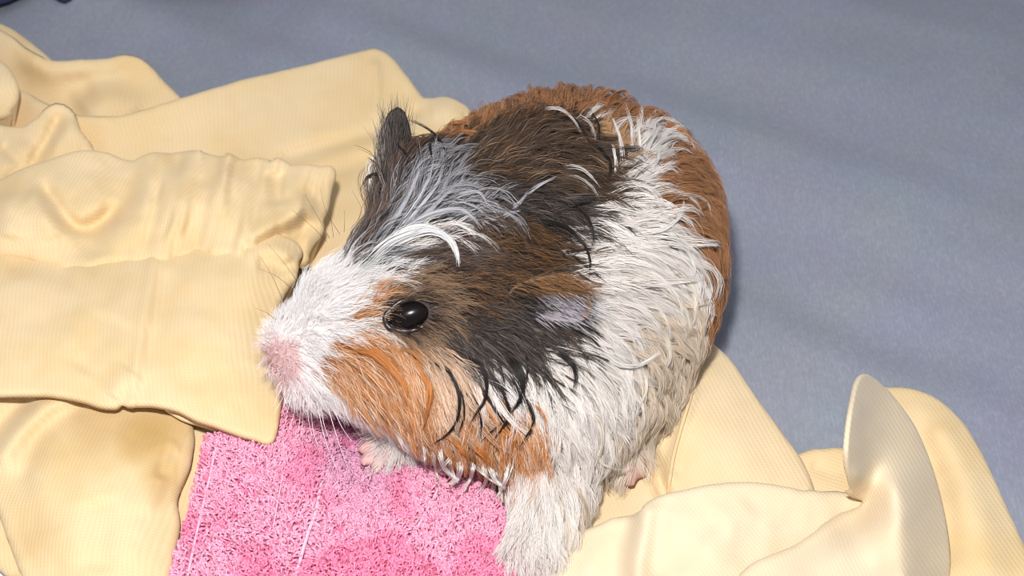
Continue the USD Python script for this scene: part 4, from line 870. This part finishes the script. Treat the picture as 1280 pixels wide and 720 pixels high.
def ear_sheet(outline, depth, colors, name, label, thick=.0011):
    """outline in the picture; depth(u, v) gives the distance along the view; colors(u, v) the skin colour."""
    o = np.array(outline, float)
    B = spline(np.vstack([o, o[:1]]), 90)[:-1]
    gx, gy = np.meshgrid(np.arange(B[:, 0].min(), B[:, 0].max(), 3.0), np.arange(B[:, 1].min(), B[:, 1].max(), 3.0))
    G = np.stack([gx.ravel(), gy.ravel()], 1)
    G = G[inside(B, G)]
    G = G[seg_dist(G, np.vstack([B, B[:1]]))[0] > 1.6]
    P = np.vstack([B, G])
    T = Delaunay(P).simplices
    T = T[inside(B, P[T].mean(1))]
    w = depth(P)
    D = FWD + ((P[:, :1] - 640) / FPX) * RIGHT - ((P[:, 1:] - 360) / FPX) * UPV
    rim = np.exp(-(seg_dist(P, np.vstack([B, B[:1]]))[0] / 3.5) ** 2)
    front = EYE + D * (w - .0007 * rim)[:, None]
    nn = np.cross(front[T[:, 1]] - front[T[:, 0]], front[T[:, 2]] - front[T[:, 0]])
    T[(nn @ FWD) > 0] = T[(nn @ FWD) > 0][:, ::-1]
    back = EYE + D * (w + thick * (1 - .6 * rim))[:, None]
    n, nb = len(P), len(B)
    mid = EYE + (D[:nb] + .0) * (w[:nb] + .0002)[:, None]
    cen_ = mid.mean(0)
    mid = mid + unit(mid - cen_) * .0004
    v = np.vstack([front, back, mid])
    i = np.arange(nb); j = (i + 1) % nb
    rimf = np.vstack([np.stack([i, j, 2 * n + j], 1), np.stack([i, 2 * n + j, 2 * n + i], 1), np.stack([2 * n + i, 2 * n + j, n + j], 1), np.stack([2 * n + i, n + j, n + i], 1)])
    a_, b_, c_ = B[0], B[1], B[:].mean(0)
    f = np.vstack([T, T[:, ::-1] + n, rimf])
    tm = trimesh.Trimesh(v, f, process=False); trimesh.repair.fix_normals(tm)
    col = colors(P)
    put(name, (np.array(tm.vertices), np.array(tm.faces)), SKIN, pig, color=np.vstack([col, col * .8, col[:nb]]), label=label)
    return front, P

_, i0 = PXTREE.query([(645, 365), (735, 385)])
dA, dB = SEENPX[i0, 2]
def near_depth(P):
    t = np.clip((P[:, 0] - 640) / 95, 0, 1)
    return dA + (dB - dA) * t - .0018 - .0055 * t + .0016 * np.exp(-((P[:, 1] - 382) / 11) ** 2) * (t < .95)
def near_col(P):
    up = np.maximum(1 - smoothstep(358, 372, P[:, 1] - (P[:, 0] - 640) * .06), smoothstep(724, 736, P[:, 0]))[:, None]
    inner = smoothstep(655, 690, P[:, 0])[:, None]
    return (1 - up) * (inner * np.array([.26, .225, .25]) + (1 - inner) * np.array([.05, .04, .045])) + up * np.array([.17, .095, .045])
EAR = [(632, 372), (645, 358), (668, 349), (694, 345), (716, 350), (731, 361), (739, 376), (738, 391), (728, 400), (710, 402), (686, 399), (660, 391), (640, 383)]
front, eP = ear_sheet(EAR, near_depth, near_col, 'ear', 'folded-back pale grey-lilac ear beside the eye')
_, i1 = PXTREE.query([(497, 238)])
dF = SEENPX[i1[0], 2]
def far_depth(P):
    return dF + .001 + .00016 * (P[:, 1] - 235) * -.55 + .0018 * ((P[:, 0] - 493) / 18) ** 2
def far_col(P):
    d = smoothstep(480, 497, P[:, 0])[:, None]
    return d * np.array([.030, .024, .023]) + (1 - d) * np.array([.10, .085, .075])
FAREAR = [(497, 135), (505, 141), (510, 154), (513, 172), (512, 192), (508, 215), (502, 240), (482, 240), (475, 215), (473, 190), (477, 163), (486, 143)]
frontF, fP = ear_sheet(FAREAR, far_depth, far_col, 'ear', 'upright dark pointed ear on the far side of the head')

# short hairs on the ears
def ear_hair(front, P, sel, col, direction, length, n, seed, lift=.0006):
    r_ = np.random.default_rng(seed)
    idx = np.flatnonzero(sel)
    p = front[r_.choice(idx, n)] + r_.normal(0, .0005, (n, 3))
    d = unit(direction[0] * RIGHT - direction[1] * UPV + r_.normal(0, .22, (n, 3)))
    t = np.linspace(0, 1, 5)
    L_ = (length * (.5 + r_.random(n)))[:, None, None]
    P_ = p[:, None] + d[:, None] * L_ * t[None, :, None] - unit(p - EYE)[:, None] * (lift * 2 * np.sin(t * 2.2))[None, :, None]
    return P_, np.tile(.00011 * (1 - .7 * t), (n, 1)), np.tile(np.array(col), (n, 5, 1)) * (.6 + .8 * r_.random((n, 1, 1)))
hs = [ear_hair(front, eP, (eP[:, 1] < 366) & (eP[:, 0] < 738), (.24, .12, .05), (1, .25), .0055, 420, 1), ear_hair(front, eP, (eP[:, 0] > 665) & (eP[:, 1] > 362), (.52, .50, .54), (1, .55), .0042, 190, 2), ear_hair(front, eP, (eP[:, 0] > 650), (.03, .025, .025), (1, .6), .005, 170, 3),
      ear_hair(front, eP, (eP[:, 0] < 668), (.02, .016, .015), (1, .35), .005, 200, 4), ear_hair(frontF, fP, fP[:, 1] > 150, (.09, .07, .06), (-.15, -1), .005, 320, 5), ear_hair(frontF, fP, (fP[:, 1] > 140), (.02, .016, .015), (.1, -1), .005, 200, 6), ear_hair(frontF, fP, (fP[:, 0] < 482), (.34, .30, .27), (-.2, -1), .005, 60, 7)]
curves('ear_hair', np.vstack([h[0] for h in hs]), np.vstack([h[1] for h in hs]), np.clip(np.vstack([h[2] for h in hs]), 0, .9), FUR, pig, kind='stuff')

NOSTRIL = mat('nostril_skin', {'p': ('principled_bsdf', {'base_color': (.22, .045, .05), 'roughness': .4})}, [])
np_, nn_ = skin_at([(354, 462)])
s3 = trimesh.creation.icosphere(2)
q_ = np_[0] - 2 * ((np_[0] - _HB) @ HEAD_SIDE) * HEAD_SIDE
put('nostril', (SV[STREE.query(q_)[1]] + s3.vertices * np.array([.0010, .0007, .0005]), s3.faces), NOSTRIL, pig)
put('nostril', (np_[0] + s3.vertices * np.array([.0010, .0007, .0005]), s3.faces), NOSTRIL, pig, label='small red nostril')
